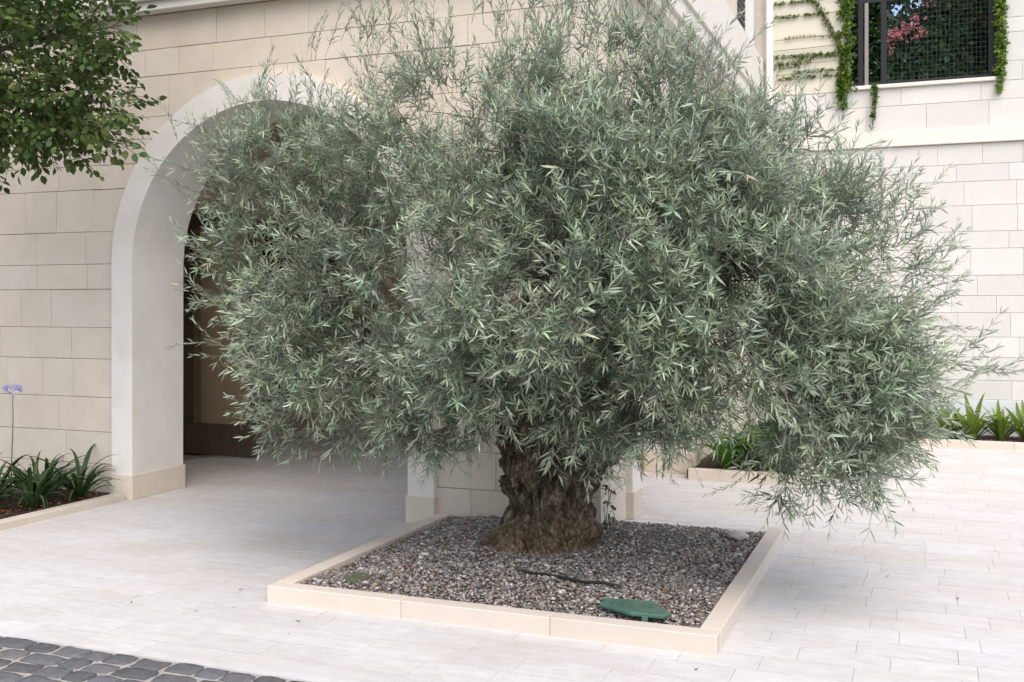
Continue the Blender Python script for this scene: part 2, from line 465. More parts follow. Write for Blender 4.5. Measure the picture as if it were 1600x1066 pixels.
# cobbled road, near left corner
road = empty('cobbled_road'); tag(road, kind='structure')
b = MB(); b.box(-14, 14, -8, COB_Y-0.003, -0.049, -0.008); b.build('joint_bed', M['cobble_joint'], road)
def cobble_mesh(L, Wd):
    m_ = MB(); bm = m_.bm
    def ring(sc, z, jit):
        pts = []
        for i in range(12):
            t = 2*math.pi*(i+0.5)/12
            cx, cy = math.cos(t), math.sin(t)
            k = 1/ (abs(cx)**8 + abs(cy)**8)**(1/8)
            pts.append(bm.verts.new((cx*k*L/2*sc*(1+random.gauss(0, jit)), cy*k*Wd/2*sc*(1+random.gauss(0, jit)), z+random.gauss(0, 0.0015))))
        return pts
    r = [ring(1.0, -0.035, 0.0), ring(1.0, -0.012, 0.05), ring(0.95, -0.002, 0.04), ring(0.6, 0.002, 0.05)]
    for a_, b_ in zip(r, r[1:]):
        for i in range(12): bm.faces.new((a_[i], a_[(i+1)%12], b_[(i+1)%12], b_[i]))
    bm.faces.new(r[-1])
    me = m_.mesh('cobblestone', smooth=True); me.materials.append(M['cobble']); return me
cobs = [(cobble_mesh(l, 0.108), l) for l in (0.12, 0.14, 0.165, 0.185, 0.205, 0.15, 0.17, 0.13, 0.195)]
cobfar = MB(); far_list = []
y = COB_Y - 0.066; r_ = 0; n_c = 0
while y > 0.5:
    x = -7.5 + random.uniform(0, 0.2)
    while x < 3.5:
        me, L = random.choice(cobs)
        cx = x + L/2
        fw, vis = scr(cx, y)
        if vis and n_c < 300 and y > 2.2:
            o = bpy.data.objects.new('cobblestone', me)
            o.location = (cx, y + random.gauss(0, 0.003), random.uniform(-0.004, 0.002))
            o.rotation_euler = (random.gauss(0, 0.02), random.gauss(0, 0.015), random.gauss(0, 0.05))
            link(o, road); n_c += 1
        else:
            cobfar.box(cx-L/2+0.006, cx+L/2-0.006, y-0.052, y+0.052, -0.03, -0.003+random.uniform(-0.003, 0.002))
        x += L + random.uniform(0.004, 0.016)
    y -= 0.119
o = cobfar.build('cobblestones', M['cobble'], road); tag(o, kind='stuff')

# ================================================================= WALL BLOCK HELPERS
def clip_poly(u0, u1, z0, z1, arch, R):
    """part of the rectangle outside the arch (legs included); None if nothing is left"""
    if not arch: return [(u0, z0), (u1, z0), (u1, z1), (u0, z1)]
    uc, zc = arch
    def bot(u):
        if abs(u-uc) >= R: return z0
        return max(z0, zc + math.sqrt(max(0, R*R-(u-uc)**2)))
    if z1 <= zc:                                 # leg zone: only trim sideways
        if u0 >= uc+R or u1 <= uc-R: return [(u0, z0), (u1, z0), (u1, z1), (u0, z1)]
        if u0 < uc-R: return [(u0, z0), (uc-R, z0), (uc-R, z1), (u0, z1)]
        if u1 > uc+R: return [(uc+R, z0), (u1, z0), (u1, z1), (uc+R, z1)]
        return None
    if u1 <= uc-R or u0 >= uc+R: return [(u0, z0), (u1, z0), (u1, z1), (u0, z1)]
    us = sorted(set([u0, u1] + [u0+(u1-u0)*k/14 for k in range(15)] + [q for q in (uc-R, uc+R) if u0 < q < u1]))
    pts = [(u, bot(u)) for u in us]
    keep = [(u, z) for u, z in pts if z < z1-0.004]
    if len(keep) < 2: return None
    ua, ub = keep[0][0], keep[-1][0]
    if ub-ua < 0.02: return None
    # a step at the leg: insert vertical drop
    out = []
    for i, (u, z) in enumerate(keep):
        out.append((u, z))
    return out + [(ub, z1), (ua, z1)]

def block_mesh_rect(L, H, mapf0, D, mt, cache={}):
    key = (round(L, 3), round(H, 3), mapf0.__name__, mt)
    if key in cache: return cache[key]
    gx, gz, c = 0.0012, 0.0020, 0.003
    m_ = MB(); bm = m_.bm
    def ring(i, d): return [bm.verts.new(mapf0(u, z, d)) for u, z in ((gx+i, gz+i), (L-gx-i, gz+i), (L-gx-i, H-gz-i), (gx+i, H-gz-i))]
    r0, r1, r2 = ring(0, D), ring(0, c*0.8), ring(c, 0)
    for A, B in ((r0, r1), (r1, r2)):
        for i in range(4): bm.faces.new((A[i], A[(i+1)%4], B[(i+1)%4], B[i]))
    bm.faces.new(r2)
    me = m_.mesh('stone_block'); me.materials.append(M[mt]); cache[key] = me
    return me

def lay_blocks(parent, mapf, mapf0, courses, u0, u1, mt, arch=None, R=0, lens=(0.34, 0.4, 0.46, 0.55), holes=(), D=0.04, limit=300):
    n = 0
    ploc = Vector((0, 0, 0)); q = parent
    while q: ploc += q.location; q = q.parent
    for ci in range(len(courses)-1):
        z0, z1 = courses[ci], courses[ci+1]
        if z1-z0 < 0.05: continue
        u = u0 - random.uniform(0, 0.3)
        while u < u1 - 0.01:
            L = random.choice(lens)
            a, b_ = max(u, u0), min(u+L, u1)
            u += L
            if u1 - u < 0.12 and b_ < u1: b_ = u1; u = u1
            if b_-a < 0.05: continue
            spans = [(a, b_, z0, z1)]
            for (ha, hb, hz0, hz1) in holes:
                new = []
                for (p, q_, s0, s1) in spans:
                    if q_ <= ha or p >= hb or s1 <= hz0+0.01 or s0 >= hz1-0.01: new.append((p, q_, s0, s1)); continue
                    if p < ha: new.append((p, ha, s0, s1))
                    if q_ > hb: new.append((hb, q_, s0, s1))
                spans = new
            for (p, q_, s0, s1) in spans:
                if q_-p < 0.03: continue
                off = random.uniform(-0.0015, 0.0025)
                poly = clip_poly(p, q_, s0, s1, arch, R)
                if poly is None: continue
                if len(poly) == 4 and abs(poly[0][0]-p) < 1e-6 and abs(poly[1][0]-q_) < 1e-6:
                    me = block_mesh_rect(q_-p, s1-s0, mapf0, D, mt)
                    o = bpy.data.objects.new('stone_block', me)
                    o.location = Vector(mapf(p, s0, -off)) - ploc
                    link(o, parent)
                else:
                    cu = sum(a_[0] for a_ in poly)/len(poly); cz = sum(a_[1] for a_ in poly)/len(poly)
                    pl = [(cu+(uu-cu)*(1-0.0032/(q_-p)), cz+(zz-cz)*(1-0.006/(s1-s0))) for uu, zz in poly]
                    MB().prism(pl, mapf, -off, D).build('stone_block', M[mt], parent)
                n += 1
    return n

def arch_outline(uL, uR, uc, zc, R, zt, n=28, legs=True):
    pts = [(uL, 0.0), (uc-R, 0.0)]
    for k in range(n+1):
        t = math.pi*(1-k/n); pts.append((uc+R*math.cos(t), zc+R*math.sin(t)))
    pts += [(uc+R, 0.0), (uR, 0.0), (uR, zt), (uL, zt)]
    return pts

def surround_poly(uc, zc, R0, R1, n=40):
    pts = [(uc-R1, 0.0), (uc-R0, 0.0)]
    for k in range(n+1):
        t = math.pi*(1-k/n); pts.append((uc+R0*math.cos(t), zc+R0*math.sin(t)))
    pts += [(uc+R0, 0.0), (uc+R1, 0.0)]
    for k in range(n+1):
        t = math.pi*k/n; pts.append((uc+R1*math.cos(t), zc+R1*math.sin(t)))
    return pts

# ================================================================= MAIN BUILDING
FY = 7.08          # front wall face
SX = -2.08         # side wall face
TH = 0.6
RW = 13.9          # rear wall face
AC, ZC, R0, R1 = -4.835, 1.95, 1.275, 1.49
SC, SZ, SR0, SR1 = 9.02, 1.95, 1.03, 1.27     # side arch along Y

bld = empty('arched_building', (-4.8, FY+0.3, 0))
tag(bld, 'cream limestone building with a wide arched porch behind the olive tree', 'building')

def fmap(u, z, d): return (u, FY + d, z)
def fmap0(u, z, d): return (u, d, z)
def smap(u, z, d): return (SX - d, u, z)
def smap0(u, z, d): return (-d, u, z)

fw_ = MB().prism(arch_outline(-10.5, SX-0.041, AC, ZC, R0+0.03, 4.75), fmap, 0.012, TH).build('front_wall', M['mortar'], bld)
fcourses = [0, 0.27, 0.542, 0.834, 1.159, 1.426, 1.751, 1.964, 2.239, 2.597, 2.801, 3.178, 3.514, 3.736, 4.02]
lay_blocks(fw_, fmap, fmap0, fcourses, -9.2, SX, 'limestone', (AC, ZC), R0+0.10)

# side wall: from the corner to the rear wall, arched opening
sw = MB().prism(arch_outline(FY+TH, RW, SC, SZ, SR0+0.03, 4.75), smap, 0.012, TH).build('side_wall', M['mortar'], bld)
MB().box(SX-TH+0.001, SX-0.045, FY+0.05, FY+TH, 0, 4.74).build('corner_pier', M['mortar'], bld)
lay_blocks(sw, smap, smap0, fcourses, FY+0.041, RW-0.01, 'limestone', (SC, SZ), SR0+0.10, limit=200)

# arch surrounds
def fsm(u, z, d): return (u, 7.03 + d, z)
MB().prism(surround_poly(AC, ZC, R0, R1), fsm, 0.0, 0.655).build('arch_surround', M['surround'], bld, bevel=0.004)
def ssm(u, z, d): return (-2.03 - d, u, z)
MB().prism(surround_poly(SC, SZ, SR0, SR1), ssm, 0.0, 0.68).build('arch_surround', M['surround'], bld, bevel=0.004)
for x0, x1 in ((AC-R1-0.008, AC-R0+0.012), (AC+R0-0.012, AC+R1+0.008)):
    MB().box(x0, x1, 7.018, 7.70, 0, 0.205).build('plinth', M['limestone'], bld, bevel=0.004)
for y0, y1 in ((SC-SR1-0.008, SC-SR0+0.012), (SC+SR0-0.012, SC+SR1+0.008)):
    MB().box(-2.72, -2.018, y0, y1, 0, 0.205).build('plinth', M['limestone'], bld, bevel=0.004)

# cornices (front + side), slightly different projections
b = MB()
b.box(-10.5, -1.97, 6.97, FY-0.003, 4.02, 4.10); b.box(-10.5, -1.93, 6.93, FY-0.003, 4.10, 4.27); b.box(-10.5, -1.90, 6.90, FY-0.003, 4.27, 4.79)
b.build('cornice', M['cornice'], bld, bevel=0.006)
b = MB()
b.box(SX+0.003, -1.97, 6.97+0.115, RW-0.01, 4.02, 4.10); b.box(SX+0.003, -1.93, 7.085, RW-0.01, 4.10, 4.27); b.box(SX+0.003, -1.90, 7.085, RW-0.01, 4.27, 4.79)
b.build('cornice', M['cornice'], bld, bevel=0.006)
MB().box(-10.5, -2.2, 7.5, 13.89, 4.50, 4.74).build('roof_slab', M['cornice'], bld)
# upper storey seen over the cornice
MB().box(-10.5, -2.05, 7.5, 12.70, 4.74, 7.6).build('upper_wall', M['limestone'], bld)
MB().box(-4.0, -2.30, 12.70, 13.60, 4.74, 7.6).build('upper_wall', M['plaster'], bld)
sh = MB().box(-2.13, -2.09, 12.72, 13.50, 4.76, 7.2).build('shutter', M['shutter'], bld)
k = 0
for i in range(30):
    z = 4.80 + i*0.08
    MB().box(-2.088, -2.070, 12.76, 13.46, z, z+0.055).build('slat', M['shutter'], sh)
MB().box(-2.16, -2.02, 13.50, 13.88, 4.72, 7.6).build('corner_post', M['white_paint'], bld)

# porch inside
MB().box(-10.4, -7.72, 7.69, 9.35, 0, 4.49).build('porch_wall', M['porch'], bld)
MB().box(-10.4, -7.36, 9.36, 13.55, 2.62, 4.49).build('porch_wall', M['porch'], bld)
MB().box(-10.4, -2.70, 13.56, 13.88, 0, 4.49).build('porch_wall', M['porch'], bld)
MB().box(-7.71, -2.69, 7.69, 13.55, 3.62, 3.80).build('porch_ceiling', M['porch'], bld)
b = MB(); b.box(-10.3, -10.1, 9.36, 13.5, 0, 2.6); b.box(-10.1, -7.73, 9.30, 9.355, 0, 2.6)
b.build('room_wall', M['dark_room'], bld)
MB().box(-7.43, -7.24, 9.47, 13.50, 0.0, 0.05).build('threshold', M['kerb'], bld, bevel=0.004)
# glazed doors on the left wall of the porch
def door_leaf(parent, x0, x1, y0, y1, z0, z1, along, name='door'):
    fr = 0.09; bot = 0.33
    d = empty(name, ((x0+x1)/2, (y0+y1)/2, z0)); d.location = Vector(d.location) - parent.location; d.parent = parent
    wood = M['brown_wood'] if along == 'y' else M['dark_wood']
    b = MB()
    if along == 'y':
        b.box(x0, x1, y0, y0+fr, z0, z1); b.box(x0, x1, y1-fr, y1, z0, z1)
        b.box(x0+.002, x1-.002, y0+fr, y1-fr, z0, z0+bot); b.box(x0+.002, x1-.002, y0+fr, y1-fr, z1-fr, z1)
        b.box(x0+.002, x1-.002, y0+fr, y1-fr, z0+bot+0.55, z0+bot+0.60)
        b.build('door_frame', wood, d, bevel=0.003)
        MB().box((x0+x1)/2-.004, (x0+x1)/2+.004, y0+fr, y1-fr, z0+bot, z1-fr).build('pane', M['glass'], d)
    else:
        b.box(x0, x0+fr, y0, y1, z0, z1); b.box(x1-fr*.95, x1, y0, y1, z0, z1)
        b.box(x0+fr, x1-fr*.95, y0+.002, y1-.002, z0, z0+bot); b.box(x0+fr, x1-fr*.95, y0+.002, y1-.002, z1-0.13, z1)
        b.build('door_frame', wood, d, bevel=0.003)
        MB().box(x0+fr, x1-fr*.95, (y0+y1)/2-.004, (y0+y1)/2+.004, z0+bot, z1-0.13).build('pane', M['glass'], d)
        MB().box(x0+0.03, x0+0.05, y0-0.05, y0-0.001, 1.0, 1.25).build('handle', M['black_metal'], d)
    return d
door_leaf(bld, -7.66, -6.574, 9.40, 9.45, 0.015, 2.58, 'x')
yy = 10.55
MB().box(-7.40, -7.28, 9.46, 13.5, 2.56, 2.615).build('door_head', M['dark_wood'], bld)
MB().box(-7.40, -7.28, 10.46, 10.54, 0.051, 2.559).build('door_jamb', M['brown_wood'], bld)
MB().box(-7.40, -7.30, 9.475, 10.455, 0.051, 2.555).build('porch_wall', M['porch'], bld)
b = MB()
yc = 10.62
while yc < 13.3:
    b.box(-7.50-random.uniform(0, .02), -7.46, yc, yc+0.05, 0.06, 2.5); yc += 0.056
b.build('curtain', M['porch'], bld)
for k in range(3):
    door_leaf(bld, -7.37, -7.31, yy, yy+0.95, 0.052, 2.555, 'y'); yy += 0.965
# brown panelled door in the porch's rear wall
dd = empty('door', (-4.8, 13.5, 0)); dd.location = Vector((-4.8, 13.5, 0)) - bld.location; dd.parent = bld
MB().box(-6.4, -3.2, 13.50, 13.555, 0, 2.75).build('door_frame', M['brown_wood'], dd, bevel=0.004)
for i in range(4):
    x = -6.32 + i*0.78
    for z0, z1 in ((0.15, 0.95), (1.05, 2.62)):
        MB().box(x, x+0.68, 13.475, 13.499, z0, z1).build('door_panel', M['brown_wood'], dd, bevel=0.006)
# open gate leaf edge at the side arch, seen as a brown post
MB().box(-2.56, -2.50, 9.935, 9.985, 0.0, 2.6).build('gate_post', M['brown_wood'], bld, bevel=0.004)

# ================================================================= REAR BUILDING (right)
rb = empty('rear_building', (0.5, RW+0.2, 0))
tag(rb, 'pale stone block building wing on the right with a railed terrace opening', 'building')
def rmap(u, z, d): return (u, RW + d, z)
def rmap0(u, z, d): return (u, d, z)
HU0, HU1, HZ0, HZ1 = -0.86, 0.90, 4.36, 6.4
b = MB()
b.box(-2.07, HU0, RW+0.012, RW+0.4, 0, 7.4); b.box(HU1, 6.0, RW+0.012, RW+0.4, 0, 7.4)
b.box(HU0, HU1, RW+0.012, RW+0.4, 0, HZ0-0.05); b.box(HU0, HU1, RW+0.012, RW+0.4, HZ1, 7.4)
rw = b.build('wall', M['pale_mortar'], rb)
rc1 = [0.488, 0.718, 0.994, 1.24, 1.531, 1.738, 1.983, 2.305, 2.512, 2.827, 3.118, 3.325, 3.578]
lay_blocks(rw, rmap, rmap0, rc1, -1.88, 3.6, 'pale_stone', lens=(0.44, 0.5, 0.58, 0.66))
rc2 = [3.775, 4.09, 4.31]
lay_blocks(rw, rmap, rmap0, rc2, -1.88, 3.6, 'pale_stone', lens=(0.7, 0.9, 1.1))
rc3 = [4.31, 4.54, 4.883, 5.059, 5.35, 5.6, 5.85, 6.1, 6.4]
lay_blocks(rw, rmap, rmap0, rc3, HU1+0.0, 3.6, 'pale_stone', lens=(0.44, 0.5, 0.58, 0.66))
MB().box(-1.89, HU0, RW-0.006, RW+0.010, 4.312, 7.3).build('plaster_panel', M['plaster'], rb)
MB().box(-2.0, 4.5, RW-0.045, RW+0.011, 3.582, 3.772).build('string_course', M['cornice'], rb, bevel=0.006)
MB().box(-2.0, 4.5, RW-0.02, RW+0.011, 0.0, 0.485).build('skirting', M['skirting'], rb, bevel=0.004)
MB().box(HU0-0.02, HU1+0.03, RW-0.05, RW+0.42, HZ0-0.048, HZ0).build('sill', M['cornice'], rb, bevel=0.008)
MB().box(-3.0, 4.0, RW+0.42, RW+5, HZ0-0.3, HZ0-0.05).build('terrace_floor', M['pale_stone'], rb)

# downpipe
dp = empty('downpipe', (-1.82, RW-0.06, 0)); tag(dp, 'white round downpipe in the corner between the two buildings', 'downpipe')
MB().tube([(-1.82, RW-0.07, 0.05), (-1.82, RW-0.07, 7.2)], 0.042, 14).build('pipe', M['white_paint'], dp, smooth=True)
for z in (1.2, 2.9, 4.55, 6.0):
    MB().tube([(-1.82, RW-0.07, z), (-1.82, RW-0.07, z+0.04)], 0.048, 14).build('bracket', M['white_paint'], dp, smooth=False)

# balcony railing
rl = empty('terrace_railing', (0, RW+0.12, HZ0)); tag(rl, 'black metal railing with wire mesh in the upper terrace opening', 'railing')
RY = RW + 0.10
for x, wd, mt in ((-0.715, 0.03, 'black_metal'), (-0.645, 0.022, 'grey_metal'), (-0.44, 0.035, 'black_metal'), (0.80, 0.045, 'black_metal')):
    MB().box(x-wd, x+wd, RY-0.02, RY+0.02, HZ0+0.001, 6.39 if mt == 'black_metal' and abs(x) > 0.5 else 5.42).build('post', M[mt], rl)
MB().box(-0.86, 0.89, RY-0.018, RY+0.018, 5.42, 5.465).build('top_rail', M['black_metal'], rl)
MB().box(-0.86, 0.89, RY-0.018, RY+0.018, HZ0+0.03, HZ0+0.06).build('bottom_rail', M['black_metal'], rl)
b = MB()
x = -0.38
while x < 0.74:
    b.box(x-0.0011, x+0.0011, RY-0.002, RY+0.002, HZ0+0.06, 5.42); x += 0.05
z = HZ0+0.1
while z < 5.4:
    b.box(-0.40, 0.75, RY+0.003, RY+0.006, z-0.0011, z+0.0011); z += 0.06
tag(b.build('wire_mesh', M['shutter'], rl), kind='stuff')

# ================================================================= KERBS, BEDS
def kerb_run(parent, x0, x1, y0, y1, h, seg=0.72, along='x', z0=-0.02):
    if along == 'x':
        n = max(1, round((x1-x0)/seg)); s = (x1-x0)/n
        for i in range(n):
            MB().box(x0+i*s+0.0008, x0+(i+1)*s-0.0008, y0, y1, z0, h+random.uniform(-.0008, .0008)).build('kerb_stone', M['kerb'], parent, bevel=0.004)
    else:
        n = max(1, round((y1-y0)/seg)); s = (y1-y0)/n
        for i in range(n):
            MB().box(x0, x1, y0+i*s+0.0008, y0+(i+1)*s-0.0008, z0, h+random.uniform(-.0008, .0008)).build('kerb_stone', M['kerb'], parent, bevel=0.004)

pl = empty('planter_bed', ((PX0+PX1)/2, (PY0+PY1)/2, 0))
tag(pl, 'square tree bed edged with low cream stone kerbs and filled with gravel', 'planter')
kerb_run(pl, PX0, PX1, PY0, PY0+KW, KH)
kerb_run(pl, PX1-KW, PX1, PY0+KW+0.001, PY1, KH, along='y', seg=0.85)
kerb_run(pl, PX0, PX0+KW, PY0+KW+0.001, 7.02, KH, along='y', seg=0.85)
kerb_run(pl, SX+0.06, PX1-KW-0.001, PY1-KW, PY1, 0.055)
def ghill(x, y):
    e = min(x-PX0-KW, PX1-KW-x, y-PY0-KW, PY1-KW-y)
    h = 0.062 + 0.035*min(1, max(0, e)/0.45)
    r = math.hypot((x+2.15)/0.75, (y-6.2)/0.7)
    h += 0.03*max(0, 1.3-r)
    return h + 0.012*noise.noise(Vector((x*3, y*3, 0)))
# gravel: soil base as a height grid + loose pebbles in one object
def in_bed(x, y):
    if not (PX0+KW < x < PX1-KW and PY0+KW < y < PY1-KW): return False
    if x < SX+0.02 and y > FY-0.03: return False
    return True
gm = bmesh.new(); nx = 60; ny = 60
gv = {}
for i in range(nx+1):
    for j in range(ny+1):
        x = PX0+KW-0.01 + (PX1-PX0-2*KW+0.02)*i/nx; y = PY0+KW-0.01 + (PY1-PY0-2*KW+0.02)*j/ny
        gv[i, j] = gm.verts.new((x, y, ghill(x, y)-0.008))
for i in range(nx):
    for j in range(ny): gm.faces.new((gv[i, j], gv[i+1, j], gv[i+1, j+1], gv[i, j+1]))
me = bpy.data.meshes.new('soil'); gm.to_mesh(me); gm.free()
obj('soil', me, pl, M['gravel_base'])
def pebble_protos():
    out = []
    for k in range(8):
        bm = bmesh.new(); bmesh.ops.create_icosphere(bm, subdivisions=1, radius=1)
        sx, sy, sz = random.uniform(0.8, 1.3), random.uniform(0.6, 0.95), random.uniform(0.4, 0.65)
        for v in bm.verts:
            v.co = Vector((v.co.x*sx, v.co.y*sy, v.co.z*sz)) * (1+random.uniform(-0.14, 0.14))
        bmesh.ops.triangulate(bm, faces=bm.faces)
        V = np.array([v.co[:] for v in bm.verts]); T = np.array([[v.index for v in f.verts] for f in bm.faces])
        bm.free(); out.append((V, T, np.ones((len(V), 3))))
    return out
PEB = pebble_protos()
def scatter_pebbles(name, parent, pts, rmin, rmax, palette, wts):
    n = len(pts)
    P = np.array(pts)
    R = frame_from(np.stack([np.cos(t := RNG.uniform(0, 6.28, n)), np.sin(t), RNG.normal(0, 0.25, n)], 1), RNG.normal(0, 0.3, n),
                   rmin + (rmax-rmin)*RNG.random(n)**2)
    tint = np.array(palette)[RNG.choice(len(palette), n, p=np.array(wts)/sum(wts))] * RNG.uniform(0.7, 1.25, (n, 1))
    o = obj(name, instance_all(PEB, RNG.integers(0, len(PEB), n), R, P, tint).mesh(name), parent, M['pebble'])
    return tag(o, kind='stuff')
pts = []
for _ in range(31000):
    x, y = random.uniform(PX0+KW, PX1-KW), random.uniform(PY0+KW, PY1-KW)
    if in_bed(x, y) and math.hypot(x+2.15, y-6.22) > 0.24: pts.append((x, y, ghill(x, y)+random.uniform(-0.004, 0.009)))
scatter_pebbles('gravel', pl, pts, 0.0055, 0.0135,
    [(0.28, 0.265, 0.255), (0.17, 0.16, 0.155), (0.21, 0.16, 0.125), (0.42, 0.40, 0.385), (0.10, 0.09, 0.085), (0.29, 0.235, 0.195), (0.58, 0.56, 0.54)],
    [6, 5, 5.5, 3, 3.5, 3, 0.6])

# left bed
pts = []
for _ in range(900):
    x, y = random.uniform(PX0+KW+.02, PX1-KW-.02), random.uniform(PY0+KW+.02, PY1-KW)
    if in_bed(x, y) and math.hypot(x+2.15, y-6.22) > 0.3: pts.append((x, y, ghill(x, y)+0.006))
scatter_pebbles('large_pebbles', pl, pts, 0.014, 0.026, [(0.30, 0.285, 0.27), (0.18, 0.165, 0.155), (0.24, 0.19, 0.15), (0.45, 0.43, 0.41)], [4, 4, 3, 1.5])

lb = empty('flower_bed', (-6.9, 6.0, 0)); tag(lb, 'dark soil bed with flush stone kerb against the left wall', 'flower bed')
kerb_run(lb, -6.255, -6.14, 3.95, 6.98, 0.055, along='y', seg=0.9)
MB().box(-10, -6.256, 3.95, FY-0.002, -0.02, 0.035).build('soil', M['soil'], lb)
pts = [(random.uniform(-8.4, -6.27), random.uniform(4.2, 7.0), 0.038) for _ in range(2500)]
scatter_pebbles('soil_clods', lb, pts, 0.006, 0.016, [(0.06, 0.042, 0.03), (0.10, 0.06, 0.035), (0.035, 0.028, 0.022), (0.2, 0.13, 0.08)], [5, 3, 3, 0.7])
# side bed
sb = empty('flower_bed', (-1.5, 11.5, 0)); tag(sb, 'narrow stone edged bed along the side wall behind the olive tree', 'flower bed')
kerb_run(sb, SX+0.06, -1.0, 9.72, 9.82, 0.10)
kerb_run(sb, -1.1, -1.0, 9.821, 13.0, 0.10, along='y')
MB().box(SX+0.03, -1.101, 9.821, RW-0.02, -0.02, 0.075).build('soil', M['soil'], sb)
# rear bed
re_ = empty('flower_bed', (1.5, 13.4, 0)); tag(re_, 'long low bed at the foot of the pale wall on the right', 'flower bed')
kerb_run(re_, -1.1, 4.4, 13.001, 13.10, 0.085)
MB().box(-1.1, 4.4, 13.101, RW-0.022, -0.02, 0.06).build('soil', M['soil'], re_)
pts = [(random.uniform(-1.0, 3.0), random.uniform(13.12, RW-0.05), 0.062) for _ in range(900)]
scatter_pebbles('soil_clods', re_, pts, 0.01, 0.022, [(0.16, 0.13, 0.11), (0.10, 0.08, 0.06)], [1, 1])

# ================================================================= OLIVE TREE
TX, TY = -2.17, 6.22
ot = empty('olive_tree', (TX, TY, 0.08))
tag(ot, 'old olive tree with gnarled thick trunk and wide silvery crown in the gravel bed', 'tree')

# trunk
def trunk():
    prof = [(-0.02, 0.35, -0.04), (0.03, 0.325, -0.04), (0.09, 0.295, -0.02), (0.16, 0.275, 0.0), (0.25, 0.262, 0.0), (0.34, 0.255, -0.005), (0.43, 0.270, 0.0), (0.52, 0.295, 0.03),
            (0.60, 0.33, 0.065), (0.72, 0.39, 0.11), (0.86, 0.40, 0.11), (1.0, 0.33, 0.09), (1.08, 0.20, 0.08)]
    NA, NZ = 220, 170
    V = []
    zs = [prof[0][0] + (prof[-1][0]-prof[0][0])*k/NZ for k in range(NZ+1)]
    for z in zs:
        for (z0, r0, c0), (z1, r1, c1) in zip(prof, prof[1:]):
            if z0 <= z <= z1 + 1e-9:
                t = (z-z0)/(z1-z0); r = r0+(r1-r0)*t; c = c0+(c1-c0)*t; break
        for k in range(NA):
            a = 2*math.pi*k/NA
            tw = a + 0.7*z + 0.35*noise.noise(Vector((math.cos(a)*1.5, math.sin(a)*1.5, z*3+2)))
            dx, dy = math.cos(a), math.sin(a)
            cx_, cy_ = math.cos(tw), math.sin(tw)
            n1 = noise.noise(Vector((dx*1.6+3, dy*1.6, z*2.0)))
            n2 = noise.noise(Vector((cx_*3.4, cy_*3.4, z*1.6+7)))          # long fluted ribs
            n2b = noise.noise(Vector((cx_*8.5+4, cy_*8.5, z*2.6+1)))
            n3 = noise.turbulence(Vector((cx_*11, cy_*11, z*7)), 5, True)
            n4 = noise.noise(Vector((dx*4+9, dy*4, z*8+3)))                # burls
            rib = (1-abs(n2))**2.5 - 0.55
            rib2 = (1-abs(n2b))**2.0 - 0.6
            rr = r*(1 + 0.14*n1 + 0.30*rib + 0.16*rib2 + 0.19*(n3-0.5) + 0.17*n4)
            def pit(a0, wa, z_, wz, dep):
                ha = math.atan2(math.sin(a-a0), math.cos(a-a0))
                return dep*math.exp(-((ha/wa)**2) - ((z-z_)/wz)**2)
            rr -= pit(-1.52, 0.26, 0.56, 0.13, 0.15)                        # hollow high on the front
            rr -= pit(-1.85, 0.30, 0.27, 0.06, 0.05)
            rr -= pit(-0.75, 0.16, 0.30, 0.16, 0.07)
            rr -= pit(-2.45, 0.14, 0.30, 0.12, 0.06)
            rr += pit(-1.1, 0.30, 0.38, 0.07, 0.045) + pit(-2.2, 0.3, 0.40, 0.08, 0.04) + pit(-0.35, 0.4, 0.17, 0.07, 0.05)
            if z < 0.22:
                rr *= 1 + (0.22-z)*1.3*max(0, math.cos(a-math.pi*1.12))**3 + (0.22-z)*1.0*max(0, math.cos(5*a+1.0))
            V.append((c+rr*dx, rr*0.92*dy, z))
    T = []
    for j in range(NZ):
        for k in range(NA):
            q = (k+1) % NA
            T += [(j*NA+k, j*NA+q, (j+1)*NA+k), (j*NA+q, (j+1)*NA+q, (j+1)*NA+k)]
    V.append((0.08, 0, zs[-1]))
    top = len(V)-1
    for k in range(NA): T.append((NZ*NA+k, NZ*NA+(k+1) % NA, top))
    return tri_mesh('trunk', np.array(V), np.array(T), smooth=True)
o = bpy.data.objects.new('trunk', trunk()); o.data.materials.append(M['bark']); link(o, ot)

